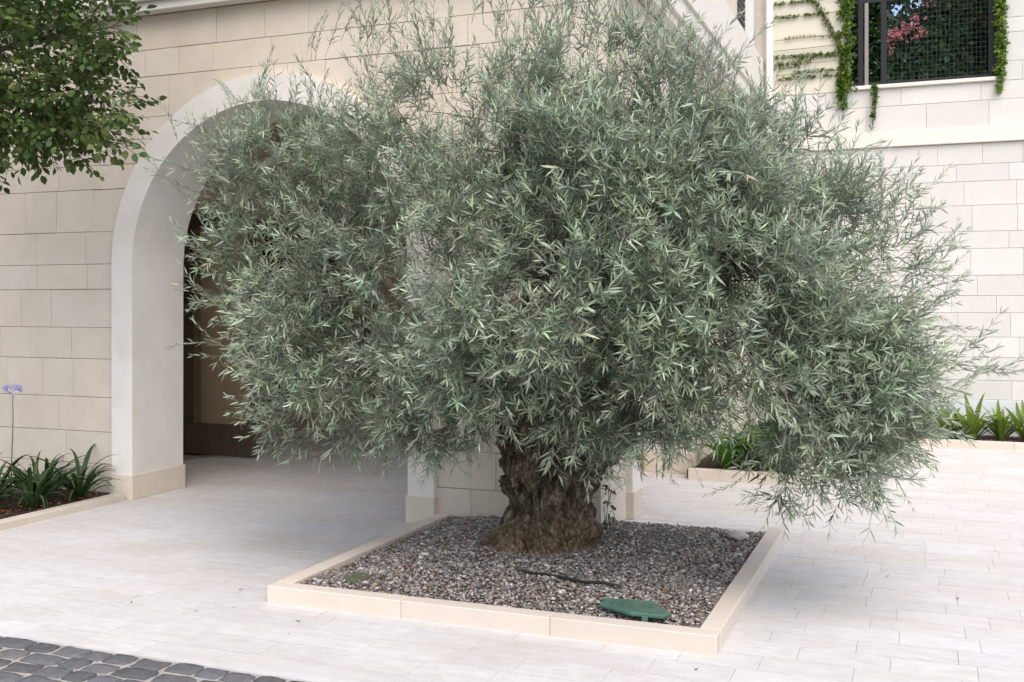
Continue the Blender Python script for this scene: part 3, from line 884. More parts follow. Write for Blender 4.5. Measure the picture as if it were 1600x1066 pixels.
# crown lobes: (photo x, y, depth Y, rx, ry(depth), rz in metres, weight)
LB = [
 (475, 400, 5.95, 0.50, 0.65, 0.68, 1.05),
 (445, 250, 5.95, 0.44, 0.55, 0.38, 0.5),
 (570, 290, 6.15, 0.40, 0.40, 0.42, 0.4),
 (540, 585, 5.75, 0.46, 0.75, 0.42, 0.85),
 (485, 510, 5.7, 0.34, 0.5, 0.30, 0.4),
 (670, 310, 5.9, 0.70, 0.85, 0.68, 1.1),
 (860, 430, 5.45, 1.00, 0.9, 0.90, 2.3),
 (800, 200, 5.95, 0.75, 0.8, 0.45, 1.1),
 (960, 200, 6.0, 0.75, 0.8, 0.50, 1.1),
 (1010, 300, 5.9, 0.90, 0.95, 0.62, 1.6),
 (1150, 420, 5.8, 0.88, 0.95, 0.78, 1.8),
 (1120, 280, 6.1, 0.50, 0.7, 0.40, 0.7),
 (1270, 470, 6.1, 0.62, 0.85, 0.68, 1.2),
 (1290, 620, 5.8, 0.50, 0.6, 0.38, 1.0),
 (1120, 550, 5.6, 0.70, 0.7, 0.38, 0.9),
 (720, 560, 5.6, 0.52, 0.6, 0.33, 0.7),
 (870, 640, 5.5, 0.50, 0.40, 0.16, 0.6),
 (610, 655, 5.75, 0.27, 0.35, 0.18, 0.32),
 (1230, 350, 6.3, 0.42, 0.55, 0.36, 0.35),
 (1290, 730, 5.6, 0.32, 0.32, 0.18, 0.45),
 (1350, 520, 6.1, 0.32, 0.45, 0.38, 0.6),
 (1370, 630, 5.9, 0.26, 0.4, 0.28, 0.4),
 (1060, 610, 5.6, 0.40, 0.40, 0.18, 0.3),
 (690, 655, 5.65, 0.26, 0.3, 0.16, 0.26),
 (880, 490, 5.05, 0.72, 0.35, 0.34, 0.9),
 (1120, 480, 5.2, 0.60, 0.35, 0.38, 0.7),
 (500, 490, 5.3, 0.32, 0.35, 0.42, 0.45),
 (1000, 600, 5.4, 0.34, 0.3, 0.24, 0.6),
 (1010, 640, 6.0, 0.30, 0.3, 0.18, 0.3),
 (860, 320, 5.15, 0.66, 0.35, 0.42, 0.7),
 (1090, 340, 5.35, 0.52, 0.35, 0.38, 0.5),
]
lobes = [(np.array(at(x, y, Y)), np.array((rx, ry, rz)), wt) for x, y, Y, rx, ry, rz, wt in LB]
crown_c = np.array((-2.2, 6.1, 1.7))

# shoots: stem with opposite leaves; lengths 0.16..0.42
def olive_shoot(L, npairs, ang, sparse=False, seed=0):
    rs = random.Random(seed)
    tm = TM()
    bx = rs.uniform(-0.4, 0.4); bz = rs.uniform(-0.25, 0.4)
    def P(u): return np.array((L*u, bx*L*u*u, bz*L*u*u))
    V, T = stem_geo([P(u) for u in (0, 0.35, 0.7, 1.0)], 0.0022, 0.0009)
    tm.add(V, T, (0.22, 0.23, 0.15))
    for i in range(npairs+1):
        u = 0.08 + 0.92*i/npairs if not sparse else 0.2+0.8*i/npairs
        p = P(u); d = P(min(1, u+0.05)) - P(u-0.05); d /= np.linalg.norm(d)
        a = np.cross(d, [0, 0, 1.]); a /= np.linalg.norm(a); b_ = np.cross(a, d)
        ph = (i % 2)*math.pi/2 + rs.uniform(-0.4, 0.4)
        for sgn in ((1, -1) if u < 0.99 else (1, -1, 0.6, -0.6)):
            if rs.random() < 0.10: continue
            side = a*math.cos(ph)+b_*math.sin(ph) if abs(sgn) == 1 else b_*math.cos(ph)-a*math.sin(ph)
            side = side*(1 if sgn > 0 else -1)
            an = ang*rs.uniform(0.7, 1.25)*(1 - 0.35*(u > 0.85))
            D = d*math.cos(an) + side*math.sin(an) + np.array((0, 0, rs.uniform(-0.1, 0.2)))
            D /= np.linalg.norm(D)
            LL = rs.uniform(0.052, 0.083)*(0.85 if u > 0.93 else 1); WW = LL*rs.uniform(0.115, 0.16)
            lv, lt = leaf_geo(LL, WW, rs.uniform(-0.12, 0.2))
            # leaf surface normal roughly towards the shoot tip
            Zn = d - D*np.dot(d, D); Zn /= np.linalg.norm(Zn)+1e-9
            Yn = np.cross(Zn, D)
            tw_ = rs.uniform(-0.6, 0.6)
            Yn, Zn = Yn*math.cos(tw_)+Zn*math.sin(tw_), Zn*math.cos(tw_)-Yn*math.sin(tw_)
            Rm = np.stack([D, Yn, Zn], 1)
            tip_light = min(1, max(0, u-0.45)*1.6)
            base = np.array((0.115, 0.155, 0.103))*(1-tip_light) + np.array((0.42, 0.505, 0.345))*tip_light  # young tips paler; contrast also paints lit ends over a shaded interior
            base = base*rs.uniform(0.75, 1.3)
            q = rs.random()
            if q < 0.006: base = np.array((0.48, 0.27, 0.05))
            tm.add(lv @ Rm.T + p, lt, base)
    return tm.arrays()
SHOOTS = [olive_shoot(random.uniform(0.14, 0.24), random.randint(6, 9), random.uniform(0.75, 1.1), seed=i) for i in range(14)]
LONG = [olive_shoot(random.uniform(0.32, 0.48), random.randint(11, 15), random.uniform(0.5, 0.75), True, seed=50+i) for i in range(8)]

def blocked(P):
    """keep shoots out of the building and above the ground"""
    inb = (P[:, 0] < -1.90) & (P[:, 1] > 6.86)
    out = (P[:, 1] < 7.55) & (np.abs(P[:, 0]-AC) < R0-0.1) & (P[:, 2] < ZC+0.6)
    return (inb & ~out) | (P[:, 2] < 0.30)

clP, clN = [], []
tw = sum(l[2] for l in lobes)
NCL = 2650
for c, r, wt in lobes:
    n = int(NCL*wt/tw)
    d = RNG.normal(size=(n, 3)); d /= np.linalg.norm(d, axis=1, keepdims=True)
    rad = RNG.random(n)**(1/3.2)
    p = c + d*r*rad[:, None]
    clP.append(p); clN.append(d)
clP = np.vstack(clP); clN = np.vstack(clN)
# carve small hollows so the crown reads as clumps with gaps
keepm = np.array([noise.noise(Vector(p*2.1)) + 0.55*noise.noise(Vector(p*5.0)) > -0.17 for p in clP]) & ~blocked(clP)
hollows = ((np.array(at(590, 440, 5.9)), (0.17, 1.3, 0.36)), (np.array(at(648, 600, 5.9)), (0.11, 1.2, 0.30)))
for hc, hr in hollows:
    keepm &= (((clP-hc)/np.array(hr))**2).sum(1) > 1
clP, clN = clP[keepm], clN[keepm]
NS = 6
P = np.repeat(clP, NS, 0) + RNG.normal(0, 0.035, (len(clP)*NS, 3))
out_dir = np.repeat(clP - crown_c, NS, 0); out_dir /= np.linalg.norm(out_dir, axis=1, keepdims=True)
loc_dir = np.repeat(clN, NS, 0)
D = 0.55*out_dir + 0.45*loc_dir + RNG.normal(0, 0.75, P.shape)
hgt = P[:, 2]
D[:, 2] += np.clip((hgt-1.1)*0.5, -0.12, 0.8)
tip = P + D/np.linalg.norm(D, axis=1, keepdims=True)*0.2
ok = ~blocked(tip)
P, D = P[ok], D[ok]
n = len(P)
which = RNG.integers(0, len(SHOOTS), n)
scale = RNG.uniform(0.8, 1.2, n)
R = frame_from(D, RNG.uniform(0, 6.28, n), scale)
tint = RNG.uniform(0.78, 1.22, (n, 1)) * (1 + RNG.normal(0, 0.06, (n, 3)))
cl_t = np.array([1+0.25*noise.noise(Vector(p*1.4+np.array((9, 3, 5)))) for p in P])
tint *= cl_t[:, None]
# the 300 sprays nearest to the camera that are open to view become parts of their own
fwd = -sa*P[:, 0] + ca*P[:, 1]
order = np.argsort(fwd)
pick = []
grid = {}
for i in order:
    px, py, fw = proj(*P[i])
    key = (int(px//34), int(py//34))
    if key in grid or not (0 < px < 1600 and 0 < py < 1066): continue
    grid[key] = i; pick.append(i)
    if len(pick) >= 230: break
pick = np.array(pick)
mask = np.ones(n, bool); mask[pick] = False
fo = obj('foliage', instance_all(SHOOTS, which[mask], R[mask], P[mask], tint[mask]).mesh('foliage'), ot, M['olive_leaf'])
tag(fo, kind='stuff')
SM = [tri_mesh('leafy_spray', *s) for s in SHOOTS]
LM = [tri_mesh('leafy_spray', *s) for s in LONG]
for me in SM+LM: me.materials.append(M['olive_leaf'])
base_loc = Vector(ot.location)
def place_spray(me, p, d, roll, sc):
    Rm = frame_from(np.array([d]), np.array([roll]), np.array([sc]))[0]
    mw = Matrix([[*Rm[0], p[0]-base_loc[0]], [*Rm[1], p[1]-base_loc[1]], [*Rm[2], p[2]-base_loc[2]], [0, 0, 0, 1]])
    o = bpy.data.objects.new('leafy_spray', me); link(o, ot); o.matrix_basis = mw
for i in pick:
    place_spray(SM[which[i]], P[i], D[i], random.uniform(0, 6.28), scale[i])

# long wispy shoots: (photo x,y of the base, depth, dx, dy direction, count, spread)
wisp = [
 (400, 200, 6.0, 0.0, 1.0, 9, 0.12), (335, 230, 6.0, -0.3, 1.0, 7, 0.12), (500, 190, 6.1, 0.0, 1.0, 9, 0.10), (490, 90, 6.1, 0.0, 1.0, 4, 0.05), (575, 170, 6.1, 0.05, 1.0, 7, 0.06),
 (580, 70, 6.1, 0.05, 1.0, 14, 0.07), (640, 150, 6.1, 0.1, 1.0, 9, 0.13), (700, 110, 6.0, 0.0, 1.0, 22, 0.18), (790, 60, 6.0, 0.0, 1.0, 30, 0.2),
 (870, 40, 6.0, 0.0, 1.0, 40, 0.2), (950, 50, 6.0, 0.1, 1.0, 36, 0.2), (1030, 100, 6.0, 0.25, 1.0, 26, 0.17), (1090, 170, 6.1, 0.3, 1.0, 14, 0.16),
 (1160, 230, 6.1, 0.3, 1.0, 12, 0.18), (1230, 270, 6.2, 0.4, 0.9, 14, 0.16), (1290, 310, 6.2, 0.5, 0.8, 14, 0.16), (1340, 370, 6.2, 0.7, 0.6, 14, 0.16),
 (1375, 430, 6.2, 0.8, 0.5, 14, 0.15), (1400, 500, 6.2, 1.0, 0.3, 10, 0.13), (1410, 560, 6.2, 1.0, 0.1, 9, 0.11), (1470, 590, 6.2, 1.0, 0.12, 3, 0.05), (1530, 580, 6.2, 1.0, 0.2, 2, 0.03), (1430, 420, 6.2, 0.9, 0.6, 4, 0.06),
 (330, 330, 5.9, -1.0, 0.3, 4, 0.08), (345, 410, 5.8, -1.0, 0.1, 2, 0.04), (350, 470, 5.8, -1.0, 0.35, 4, 0.05), (390, 560, 5.7, -0.8, -0.2, 4, 0.06),
 (590, 670, 5.75, -0.2, -0.8, 6, 0.10), (735, 670, 5.75, 0.0, -1.0, 3, 0.04), (1055, 670, 5.6, 0.1, -0.9, 4, 0.06), (1220, 730, 5.5, -0.4, -0.8, 8, 0.09),
 (1300, 730, 5.5, 0.1, -0.8, 8, 0.10), (1350, 700, 5.6, 0.6, -0.5, 7, 0.10), (1380, 640, 5.8, 0.8, -0.2, 8, 0.10), (600, 290, 6.1, -0.3, 0.9, 5, 0.12),
]
wP, wD = [], []
for x, y, Y, dx, dy, cnt, sp in wisp:
    for _ in range(cnt):
        p = np.array(at(x, y, Y)) + RNG.normal(0, sp, 3)*np.array((1, 1.3, 0.8))
        d = np.array((dx*ca, dx*sa, dy)) + RNG.normal(0, 0.22, 3)
        wP.append(p); wD.append(d)
wP = np.array(wP); wD = np.array(wD)
okw = ~blocked(wP + wD/np.linalg.norm(wD, axis=1, keepdims=True)*0.35)
wP, wD = wP[okw], wD[okw]
for i in range(len(wP)):
    if i % 6 == 0 and len(pick) + i//6 < 298: place_spray(LM[i % len(LM)], wP[i], wD[i], random.uniform(0, 6.28), random.uniform(0.7, 1.1)*(0.55 if wD[i][2] < -0.1 else 1))
m2 = np.array([i % 6 != 0 for i in range(len(wP))])
q = m2.sum()
tl = obj('shoots', instance_all(LONG, RNG.integers(0, len(LONG), q), frame_from(wD[m2], RNG.uniform(0, 6.28, q), RNG.uniform(0.6, 1.1, q)*np.where(wD[m2][:, 2] < -0.1, 0.55, 1.0)), wP[m2],
         RNG.uniform(0.8, 1.2, (q, 1))*np.ones((1, 3))).mesh('shoots'), ot, M['olive_leaf'])
tag(tl, kind='stuff')

# limbs and twigs
tv = Vector((TX, TY, 0.08))
limb_pts = []
def bez(a, b_, c, t): return a*(1-t)**2 + b_*2*t*(1-t) + c*t*t
for li in (0, 1, 3, 5, 6, 7, 9, 10, 12, 15):
    c = Vector(lobes[li][0])
    if c.y > 6.9 and c.x < -1.9: c.y = 6.6
    ang = math.atan2(c.y-TY, c.x-TX)
    s0 = Vector((TX+0.08+0.20*math.cos(ang), TY+0.18*math.sin(ang), 0.08+random.uniform(0.70, 0.95)))
    mid = (s0+c)/2 + Vector((random.uniform(-.1, .1), random.uniform(-.1, .1), -0.05)) if c.z < 1.1 else Vector((s0.x*0.45+c.x*0.55, s0.y*0.45+c.y*0.55, s0.z*0.6+c.z*0.4))
    pts = []
    for k in range(13):
        t = k/12
        p = bez(s0, mid, c, t) + Vector(noise.noise_vector(Vector((li*3.1, t*4, 1))))*0.05*min(1, t*3)
        pts.append(p)
    rad = [0.052*(1-t/12)**1.1+0.007 for t in range(13)]
    MB().tube(pts, rad, 9).build('branch', M['branch'], ot, smooth=True)
    limb_pts += [(p, r) for p, r in zip(pts, rad)][3:]
tg = TM()
LPn = np.array([p[:] for p, _ in limb_pts])
for i in RNG.choice(len(clP), min(900, len(clP)), replace=False):
    c = clP[i]
    dist = np.linalg.norm(LPn - c, axis=1) + RNG.uniform(0, 0.25, len(LPn))
    a = LPn[np.argmin(dist)]
    mid = (a+c)/2 + RNG.normal(0, 0.06, 3)*np.array((1, 1, 1)) + np.array((0, 0, 0.03))
    pts = [a*(1-t)**2 + mid*2*t*(1-t) + c*t*t for t in np.linspace(0, 1, 6)]
    V, T = stem_geo(pts, 0.005, 0.002, 4)
    tg.add(V, T, (0.1, 0.1, 0.1))
# dead hanging twigs near the front
for x, y, Y, L in ((1090, 560, 5.0, 0.30), (1340, 590, 5.3, 0.35), (1175, 560, 5.0, 0.32), (1225, 600, 5.0, 0.4), (700, 480, 4.7, 0.25), (600, 600, 5.0, 0.3), (385, 600, 5.4, 0.2)):
    a = np.array(at(x, y, Y)); pts = [a + np.array((0.02*math.sin(k), 0, -L*k/5)) for k in range(6)]
    V, T = stem_geo(pts, 0.004, 0.0015, 4); tg.add(V, T, (0.3, 0.25, 0.2))
tag(obj('twigs', tg.mesh('twigs'), ot, M['twig']), kind='stuff')

# ================================================================= LEFT TREE (broadleaf)
lt_ = empty('broadleaf_tree', (-7.6, 5.4, 0.03))
tag(lt_, 'dark green broadleaf tree reaching into the top left corner of the photo', 'tree')
MB().tube([(-7.6, 5.4, 0.0), (-7.58, 5.42, 0.9), (-7.5, 5.45, 1.8), (-7.35, 5.5, 2.6), (-7.1, 5.5, 3.3)], [0.11, 0.09, 0.08, 0.07, 0.05], 12).build('trunk', M['branch'], lt_, smooth=True)
def broad_shoot(L, nl, seed):
    rs = random.Random(seed); tm = TM()
    V, T = stem_geo([(0, 0, 0), (L*0.5, 0.01, 0.01), (L, 0.0, -0.01)], 0.0035, 0.0015); tm.add(V, T, (0.06, 0.05, 0.03))
    for i in range(nl):
        u = 0.15+0.85*i/(nl-1); s_ = 1 if i % 2 else -1
        an = rs.uniform(0.5, 1.1)*s_*(0.3 if i == nl-1 else 1)
        D = np.array((math.cos(an), math.sin(an), rs.uniform(-0.5, 0.1))); D /= np.linalg.norm(D)
        LL = rs.uniform(0.042, 0.072); WW = LL*rs.uniform(0.48, 0.66)
        lv, lt2 = leaf_geo(LL, WW, rs.uniform(0.05, 0.3), fold=rs.uniform(0.08, 0.18), wide=0.6)
        # midrib vertex fold: re-use tip/base; lift edges
        Rm = frame_from(np.array([D]), np.array([rs.uniform(-1.2, 1.2)]))[0]
        tm.add(lv @ Rm.T + np.array((L*u, 0.0, 0)) + D*0.012, lt2, np.array((0.062+0.045*rs.random(), 0.135, 0.030))*rs.uniform(0.6, 1.4))
    return tm.arrays()
BS = [broad_shoot(random.uniform(0.14, 0.24), random.randint(6, 9), 200+i) for i in range(10)]
LT = [(40, 105, 5.5, 0.50, 0.5, 0.42, 3), (128, 160, 5.5, 0.24, 0.35, 0.24, 1.1), (130, 55, 5.5, 0.18, 0.35, 0.22, 0.9), (30, 190, 5.5, 0.35, 0.4, 0.18, 1.3), (95, 205, 5.5, 0.15, 0.25, 0.12, .5),
      (-120, 60, 5.5, 0.7, 0.7, 0.6, 3.5), (60, -90, 5.5, 0.55, 0.6, 0.5, 2.5), (-60, 210, 5.5, 0.4, 0.5, 0.25, 1.0), (-260, -60, 5.2, 1.1, 1.0, 0.8, 5), (-80, -260, 5.0, 1.1, 1.0, 0.7, 5), (120, -300, 5.2, 0.9, 0.9, 0.5, 3)]  # last lobes lie out of view; crown enlarged there to shade the left wall
bp_, bd_ = [], []
for x, y, Y, rx, ry, rz, wt in LT:
    c = np.array(at(x, y, Y)); n_ = int(70*wt)
    d = RNG.normal(size=(n_, 3)); d /= np.linalg.norm(d, axis=1, keepdims=True)
    p = c + d*np.array((rx, ry, rz))*(RNG.random(n_)**(1/2.6))[:, None]
    bp_.append(p); bd_.append(d*0.6 + RNG.normal(0, 0.5, (n_, 3)) + np.array((0.45, 0, -0.15)))
# a few outer sprigs
for x, y in ((165, 40), (180, 150), (180, 205), (170, 220), (130, 225), (105, 252), (160, 110), (60, 225), (20, 220)):
    for _ in range(2):
        bp_.append(np.array([at(x, y, 5.5)]) + RNG.normal(0, 0.04, (1, 3))); bd_.append(np.array([(0.8, 0, random.uniform(-0.5, 0.2))]))
bp_ = np.vstack(bp_); bd_ = np.vstack(bd_)
kk = bp_[:, 1] < 6.85
bp_, bd_ = bp_[kk], bd_[kk]; nb_ = len(bp_)
bw = RNG.integers(0, len(BS), nb_)
BR = frame_from(bd_, RNG.normal(0, 0.5, nb_), RNG.uniform(0.85, 1.2, nb_))
BM = [tri_mesh('leafy_spray', *s) for s in BS]
for me in BM: me.materials.append(M['green_leaf'])
vis = [i for i in range(nb_) if -20 < proj(*bp_[i])[0] < 1600 and proj(*bp_[i])[1] > -20]
vis = sorted(vis, key=lambda i: proj(*bp_[i])[2])[:280]
vs = set(vis)
for i in vis:
    Rm = BR[i]; p = bp_[i]-np.array(lt_.location)
    o = bpy.data.objects.new('leafy_spray', BM[bw[i]]); link(o, lt_)
    o.matrix_basis = Matrix([[*Rm[0], p[0]], [*Rm[1], p[1]], [*Rm[2], p[2]], [0, 0, 0, 1]])
mm = np.array([i not in vs for i in range(nb_)])
tag(obj('foliage', instance_all(BS, bw[mm], BR[mm], bp_[mm], RNG.uniform(0.8, 1.2, (mm.sum(), 1))*np.ones((1, 3))).mesh('foliage'), lt_, M['green_leaf']), kind='stuff')
tb = TM()
hub = np.array((-7.0, 5.5, 3.2))
for x, y, Y in ((60, 120, 5.5), (150, 160, 5.5), (150, 55, 5.5), (30, 190, 5.5), (105, 215, 5.5), (190, 210, 5.5), (190, 40, 5.5)):
    c = np.array(at(x, y, Y)); mid = (hub+c)/2 + np.array((0, 0, 0.12))
    MB().tube([Vector(hub*(1-t)**2+mid*2*t*(1-t)+c*t*t) for t in np.linspace(0, 1, 7)], [0.03, 0.024, 0.019, 0.015, 0.011, 0.008, 0.005], 7).build('branch', M['branch'], lt_, smooth=True)

# ================================================================= STRAP-LEAVED PLANTS
def strap(L, Wd, lift, droop, seed, col):
    rs = random.Random(seed); N_ = 9; V = []; C = []
    x = z = 0; a = lift
    for i in range(N_+1):
        u = i/N_
        w_ = Wd*(0.55+0.9*u if u < 0.5 else 1.0)*(1-max(0, u-0.55)/0.45)**0.8 if u < 1 else 0.001
        w_ = max(w_, 0.001)
        V += [(x, -w_/2, z+w_*0.22), (x, 0, z), (x, w_/2, z+w_*0.22)]
        k = rs.uniform(0.9, 1.1)*(0.8+0.35*u)
        C += [tuple(np.array(col)*k)]*3
        x += L/N_*math.cos(a); z += L/N_*math.sin(a)
        a -= droop/N_*(0.4+1.4*u)
    T = []
    for i in range(N_):
        for j in (0, 1):
            p = i*3+j; T += [(p, p+1, p+3), (p+1, p+4, p+3)]
    return np.array(V), np.array(T), np.array(C)
def strap_set(col, lmin, lmax, wd, seed, lo=52, hi=84, dr=(0.7, 2.3)):
    out = []
    for k in range(10):
        rs = random.Random(seed+k)
        me = tri_mesh('leaf', *strap(rs.uniform(lmin, lmax), wd*rs.uniform(0.8, 1.2), math.radians(rs.uniform(lo, hi)), rs.uniform(*dr), seed+k, col), smooth=True)
        me.materials.append(M['strap_leaf']); out.append(me)
    return out
dark_straps = strap_set((0.026, 0.060, 0.019), 0.42, 0.66, 0.034, 500, 40, 80, (1.1, 2.4))
bright_straps = strap_set((0.17, 0.26, 0.035), 0.40, 0.62, 0.05, 540)
mid_straps = strap_set((0.085, 0.175, 0.035), 0.60, 0.95, 0.055, 580, 40, 80, (1.3, 3.2))
def strap_plant(x, y, z, meshes, n_, label, group, sc=1.0, tilt=0.35):
    o = empty('agapanthus_plant', (x, y, z)); tag(o, label, 'plant', group)
    for k in range(n_):
        l = bpy.data.objects.new('leaf', random.choice(meshes)); link(l, o)
        a = 6.283*k/n_*2.4 + random.uniform(-0.3, 0.3)
        l.location = (0.025*math.cos(a), 0.025*math.sin(a), -0.01)
        l.rotation_euler = (random.gauss(0, 0.15), random.gauss(0, 0.15)+0.1-tilt*(k/n_), a)
        s_ = sc*random.uniform(0.75, 1.1); l.scale = (s_, s_, s_)
    return o
GL = 'dark strap-leaved plants in the left bed'
for x, y, lab, n_ in ((-6.40, 6.74, 'dark strap-leaved plant touching the foot of the arch surround', 30),
                  (-6.60, 6.50, 'dark strap-leaved plant in front of the wall, second from the arch surround', 30),
                  (-6.42, 6.28, 'low dark strap-leaved plant leaning over the left kerb just before the arch', 26),
                  (-6.80, 6.78, 'dark strap-leaved plant close to the wall beside the lilac flower stem', 28),
                  (-6.62, 6.02, 'dark strap-leaved plant below the lilac flower, nearer the kerb', 28),
                  (-6.95, 6.40, 'dark strap-leaved plant cut by the left photo edge, behind the nearest one', 26),
                  (-6.85, 5.85, 'nearest dark strap-leaved plant in the bottom left bed at the photo edge', 28)):
    strap_plant(x, y, 0.035, dark_straps, n_, lab, GL, 0.95)
# lilac flower head
fl = empty('agapanthus_flower', (-6.745, 6.4, 0.035)); tag(fl, 'lilac round flower head on a thin tall stem before the left wall', 'flower')
fz = 0.94
MB().tube([(-6.765, 6.4, 0.03), (-6.755, 6.4, 0.4), (-6.742, 6.4, 0.7), (-6.745, 6.4, fz-0.03)], [0.005, 0.0045, 0.004, 0.0035], 6).build('stem', mat('flower_stem', (0.14, 0.13, 0.05), 0.7), fl, smooth=True)
def floret_mesh():
    m_ = MB(); bm = m_.bm
    a = bm.verts.new((0, 0, 0)); tips = []
    for k in range(6):
        t = 6.283*k/6
        c_ = bm.verts.new((0.022, 0.0045*math.cos(t), 0.0045*math.sin(t))); tips.append(c_)
    for k in range(6):
        t = 6.283*(k+0.5)/6
        e_ = bm.verts.new((0.040, 0.019*math.cos(t), 0.019*math.sin(t)))
        bm.faces.new((a, tips[k], tips[(k+1) % 6])); bm.faces.new((tips[k], e_, tips[(k+1) % 6]))
    me = m_.mesh('floret'); me.materials.append(M['flower']); return me
fm = floret_mesh()
for k in range(52):
    o = bpy.data.objects.new('floret', fm); link(o, fl)
    d = Vector((random.gauss(0, 1), random.gauss(0, 1), random.uniform(-0.5, 1.3))).normalized()
    d.z *= 0.6
    o.location = Vector((0, 0, fz-0.035-0.035)) + Vector((d.x*0.042, d.y*0.042, 0.035+d.z*0.055))
    o.rotation_euler = d.to_track_quat('X', 'Z').to_euler(); s_ = random.uniform(0.75, 1.05); o.scale = (s_,)*3

GR = 'bright strap-leaved plants along the pale wall on the right'
rear = ((1.13, 13.40, 'bright green strap-leaved plant at the right photo edge, below the pale wall'),
        (0.86, 13.45, 'bright upright strap-leaved plant below the pale wall, second from the right edge'),
        (0.55, 13.38, 'spreading strap-leaved plant below the pale wall, third from the right edge'),
        (0.28, 13.45, 'bright strap-leaved plant below the pale wall, fourth from the right edge'),
        (0.02, 13.42, 'bright green strap-leaved plant just emerging from behind the olive foliage on the right'))
for x, y, lab in rear:
    strap_plant(x, y, 0.06, bright_straps, 36, lab, GR, 0.98, 0.2)
for x in (-0.28,):
    strap_plant(x, 13.42, 0.06, bright_straps, 20, 'bright green strap-leaved plant in the rear bed, hidden behind the olive foliage', GR, 0.95, 0.2)
GS = 'strap-leaved plants in the bed beside the side wall'
for x, y, lab in ((-1.72, 10.02, 'green strap-leaved plant at the corner of the side bed nearest the arch opening'),
             (-1.32, 9.98, 'green strap-leaved plant at the outer front corner of the side bed, hanging over the kerb')):
    strap_plant(x, y, 0.075, mid_straps, 30, lab, GS, 0.85, 0.55)
strap_plant(-1.52, 10.06, 0.075, mid_straps, 28, 'green strap-leaved plant between the two front plants of the side bed', GS, 0.75, 0.5)
strap_plant(-1.5, 10.5, 0.075, mid_straps, 24, 'green strap-leaved plant further back in the side bed, behind the olive leaves', GS)

# ================================================================= TERRACE GREENERY
def small_leaf_set(size, col, seed):
    out = []
    for k in range(6):
        rs = random.Random(seed+k); tm = TM()
        for i in range(9):
            D = np.array((rs.gauss(0, 1), rs.gauss(0, 1), rs.gauss(0, 1))); D /= np.linalg.norm(D)
            LL = size*rs.uniform(0.7, 1.3)
            lv, lt2 = leaf_geo(LL, LL*0.6, 0.15, 0.06, 0.6)
            Rm = frame_from(np.array([D]), np.array([rs.uniform(0, 6.28)]))[0]
            tm.add(lv @ Rm.T + D*size*0.6*rs.random(), lt2, np.array(col)*rs.uniform(0.55, 1.5))
        out.append(tm.arrays())
    return out
dark_tuft = small_leaf_set(0.055, (0.022, 0.075, 0.016), 700)
ivy_tuft = small_leaf_set(0.040, (0.15, 0.25, 0.03), 720)
ole_tuft = small_leaf_set(0.075, (0.035, 0.095, 0.05), 740)
pink_tuft = small_leaf_set(0.026, (0.70, 0.24, 0.32), 760)
white_tuft = small_leaf_set(0.03, (0.8, 0.7, 0.72), 780)
def tufts(name, parent, P_, protos, mt, tintv=0.3):
    P_ = np.array(P_); n_ = len(P_)
    D_ = RNG.normal(size=(n_, 3))
    o = obj(name, instance_all(protos, RNG.integers(0, len(protos), n_), frame_from(D_, None, RNG.uniform(0.7, 1.3, n_)), P_, RNG.uniform(1-tintv, 1+tintv, (n_, 1))*np.ones((1, 3))).mesh(name), parent, M[mt])
    tag(o, kind='stuff'); return o
hd = empty('hedge', (0.8, 15.6, HZ0-0.05)); tag(hd, 'tall dark green clipped hedge filling the right of the terrace opening', 'hedge')
P_ = []
while len(P_) < 5200:
    x, y, z = random.uniform(0.05, 3.2), random.uniform(15.1, 16.0), random.uniform(HZ0-0.05, 7.4)
    e = 0.25*noise.noise(Vector((x*2, y*2, z*1.4)))
    if x < 0.30+0.25*math.sin(z*3)+e: continue
    P_.append((x, y+e*0.6, z))
tufts('foliage', hd, P_, dark_tuft, 'green_leaf')
MB().box(0.5, 3.1, 15.5, 15.7, HZ0-0.04, 7.1).build('stems', M['branch'], hd)
h2 = empty('hedge', (-0.8, 14.9, HZ0-0.05)); tag(h2, 'narrow upright dark green shrub at the left side of the terrace opening', 'hedge')
P_ = [(random.uniform(-0.95, -0.48)+0.04*random.gauss(0, 1), random.uniform(14.6, 15.1), random.uniform(HZ0-0.05, 7.2)) for _ in range(1300)]
tufts('foliage', h2, P_, dark_tuft, 'green_leaf')
MB().tube([(-0.7, 14.85, HZ0-0.05), (-0.7, 14.85, 7)], 0.03, 6).build('stem', M['branch'], h2)
ol = empty('oleander_shrub', (-0.1, 14.8, HZ0-0.05)); tag(ol, 'oleander shrub with pink flowers behind the terrace railing', 'shrub')
P_ = []
while len(P_) < 1300:
    x, z = random.uniform(-0.5, 0.55), random.uniform(HZ0, 5.75)
    if z > 5.0+0.75*(x+0.5)+0.12*math.sin(9*x) and random.random() < 0.72: continue
    P_.append((x, random.uniform(14.6, 15.1), z))
tufts('foliage', ol, P_, ole_tuft, 'green_leaf')
P_ = []
for x, z, n_, s_ in ((-0.40, 5.02, 10, .05), (-0.30, 5.10, 26, .05), (-0.2, 5.18, 18, .05), (-0.02, 5.13, 10, .03), (-0.05, 5.30, 10, .04), (0.05, 5.62, 14, .06), (0.10, 5.55, 6, .05)):
    P_ += [(x+random.gauss(0, s_), 14.5+random.gauss(0, .04), z+random.gauss(0, s_)) for _ in range(n_)]
tufts('flowers', ol, P_, pink_tuft, 'green_leaf', 0.2)
MB().tube([(-0.1, 14.85, HZ0-0.05), (0.0, 14.85, 5.3)], [0.03, 0.012], 6).build('stem', M['branch'], ol)

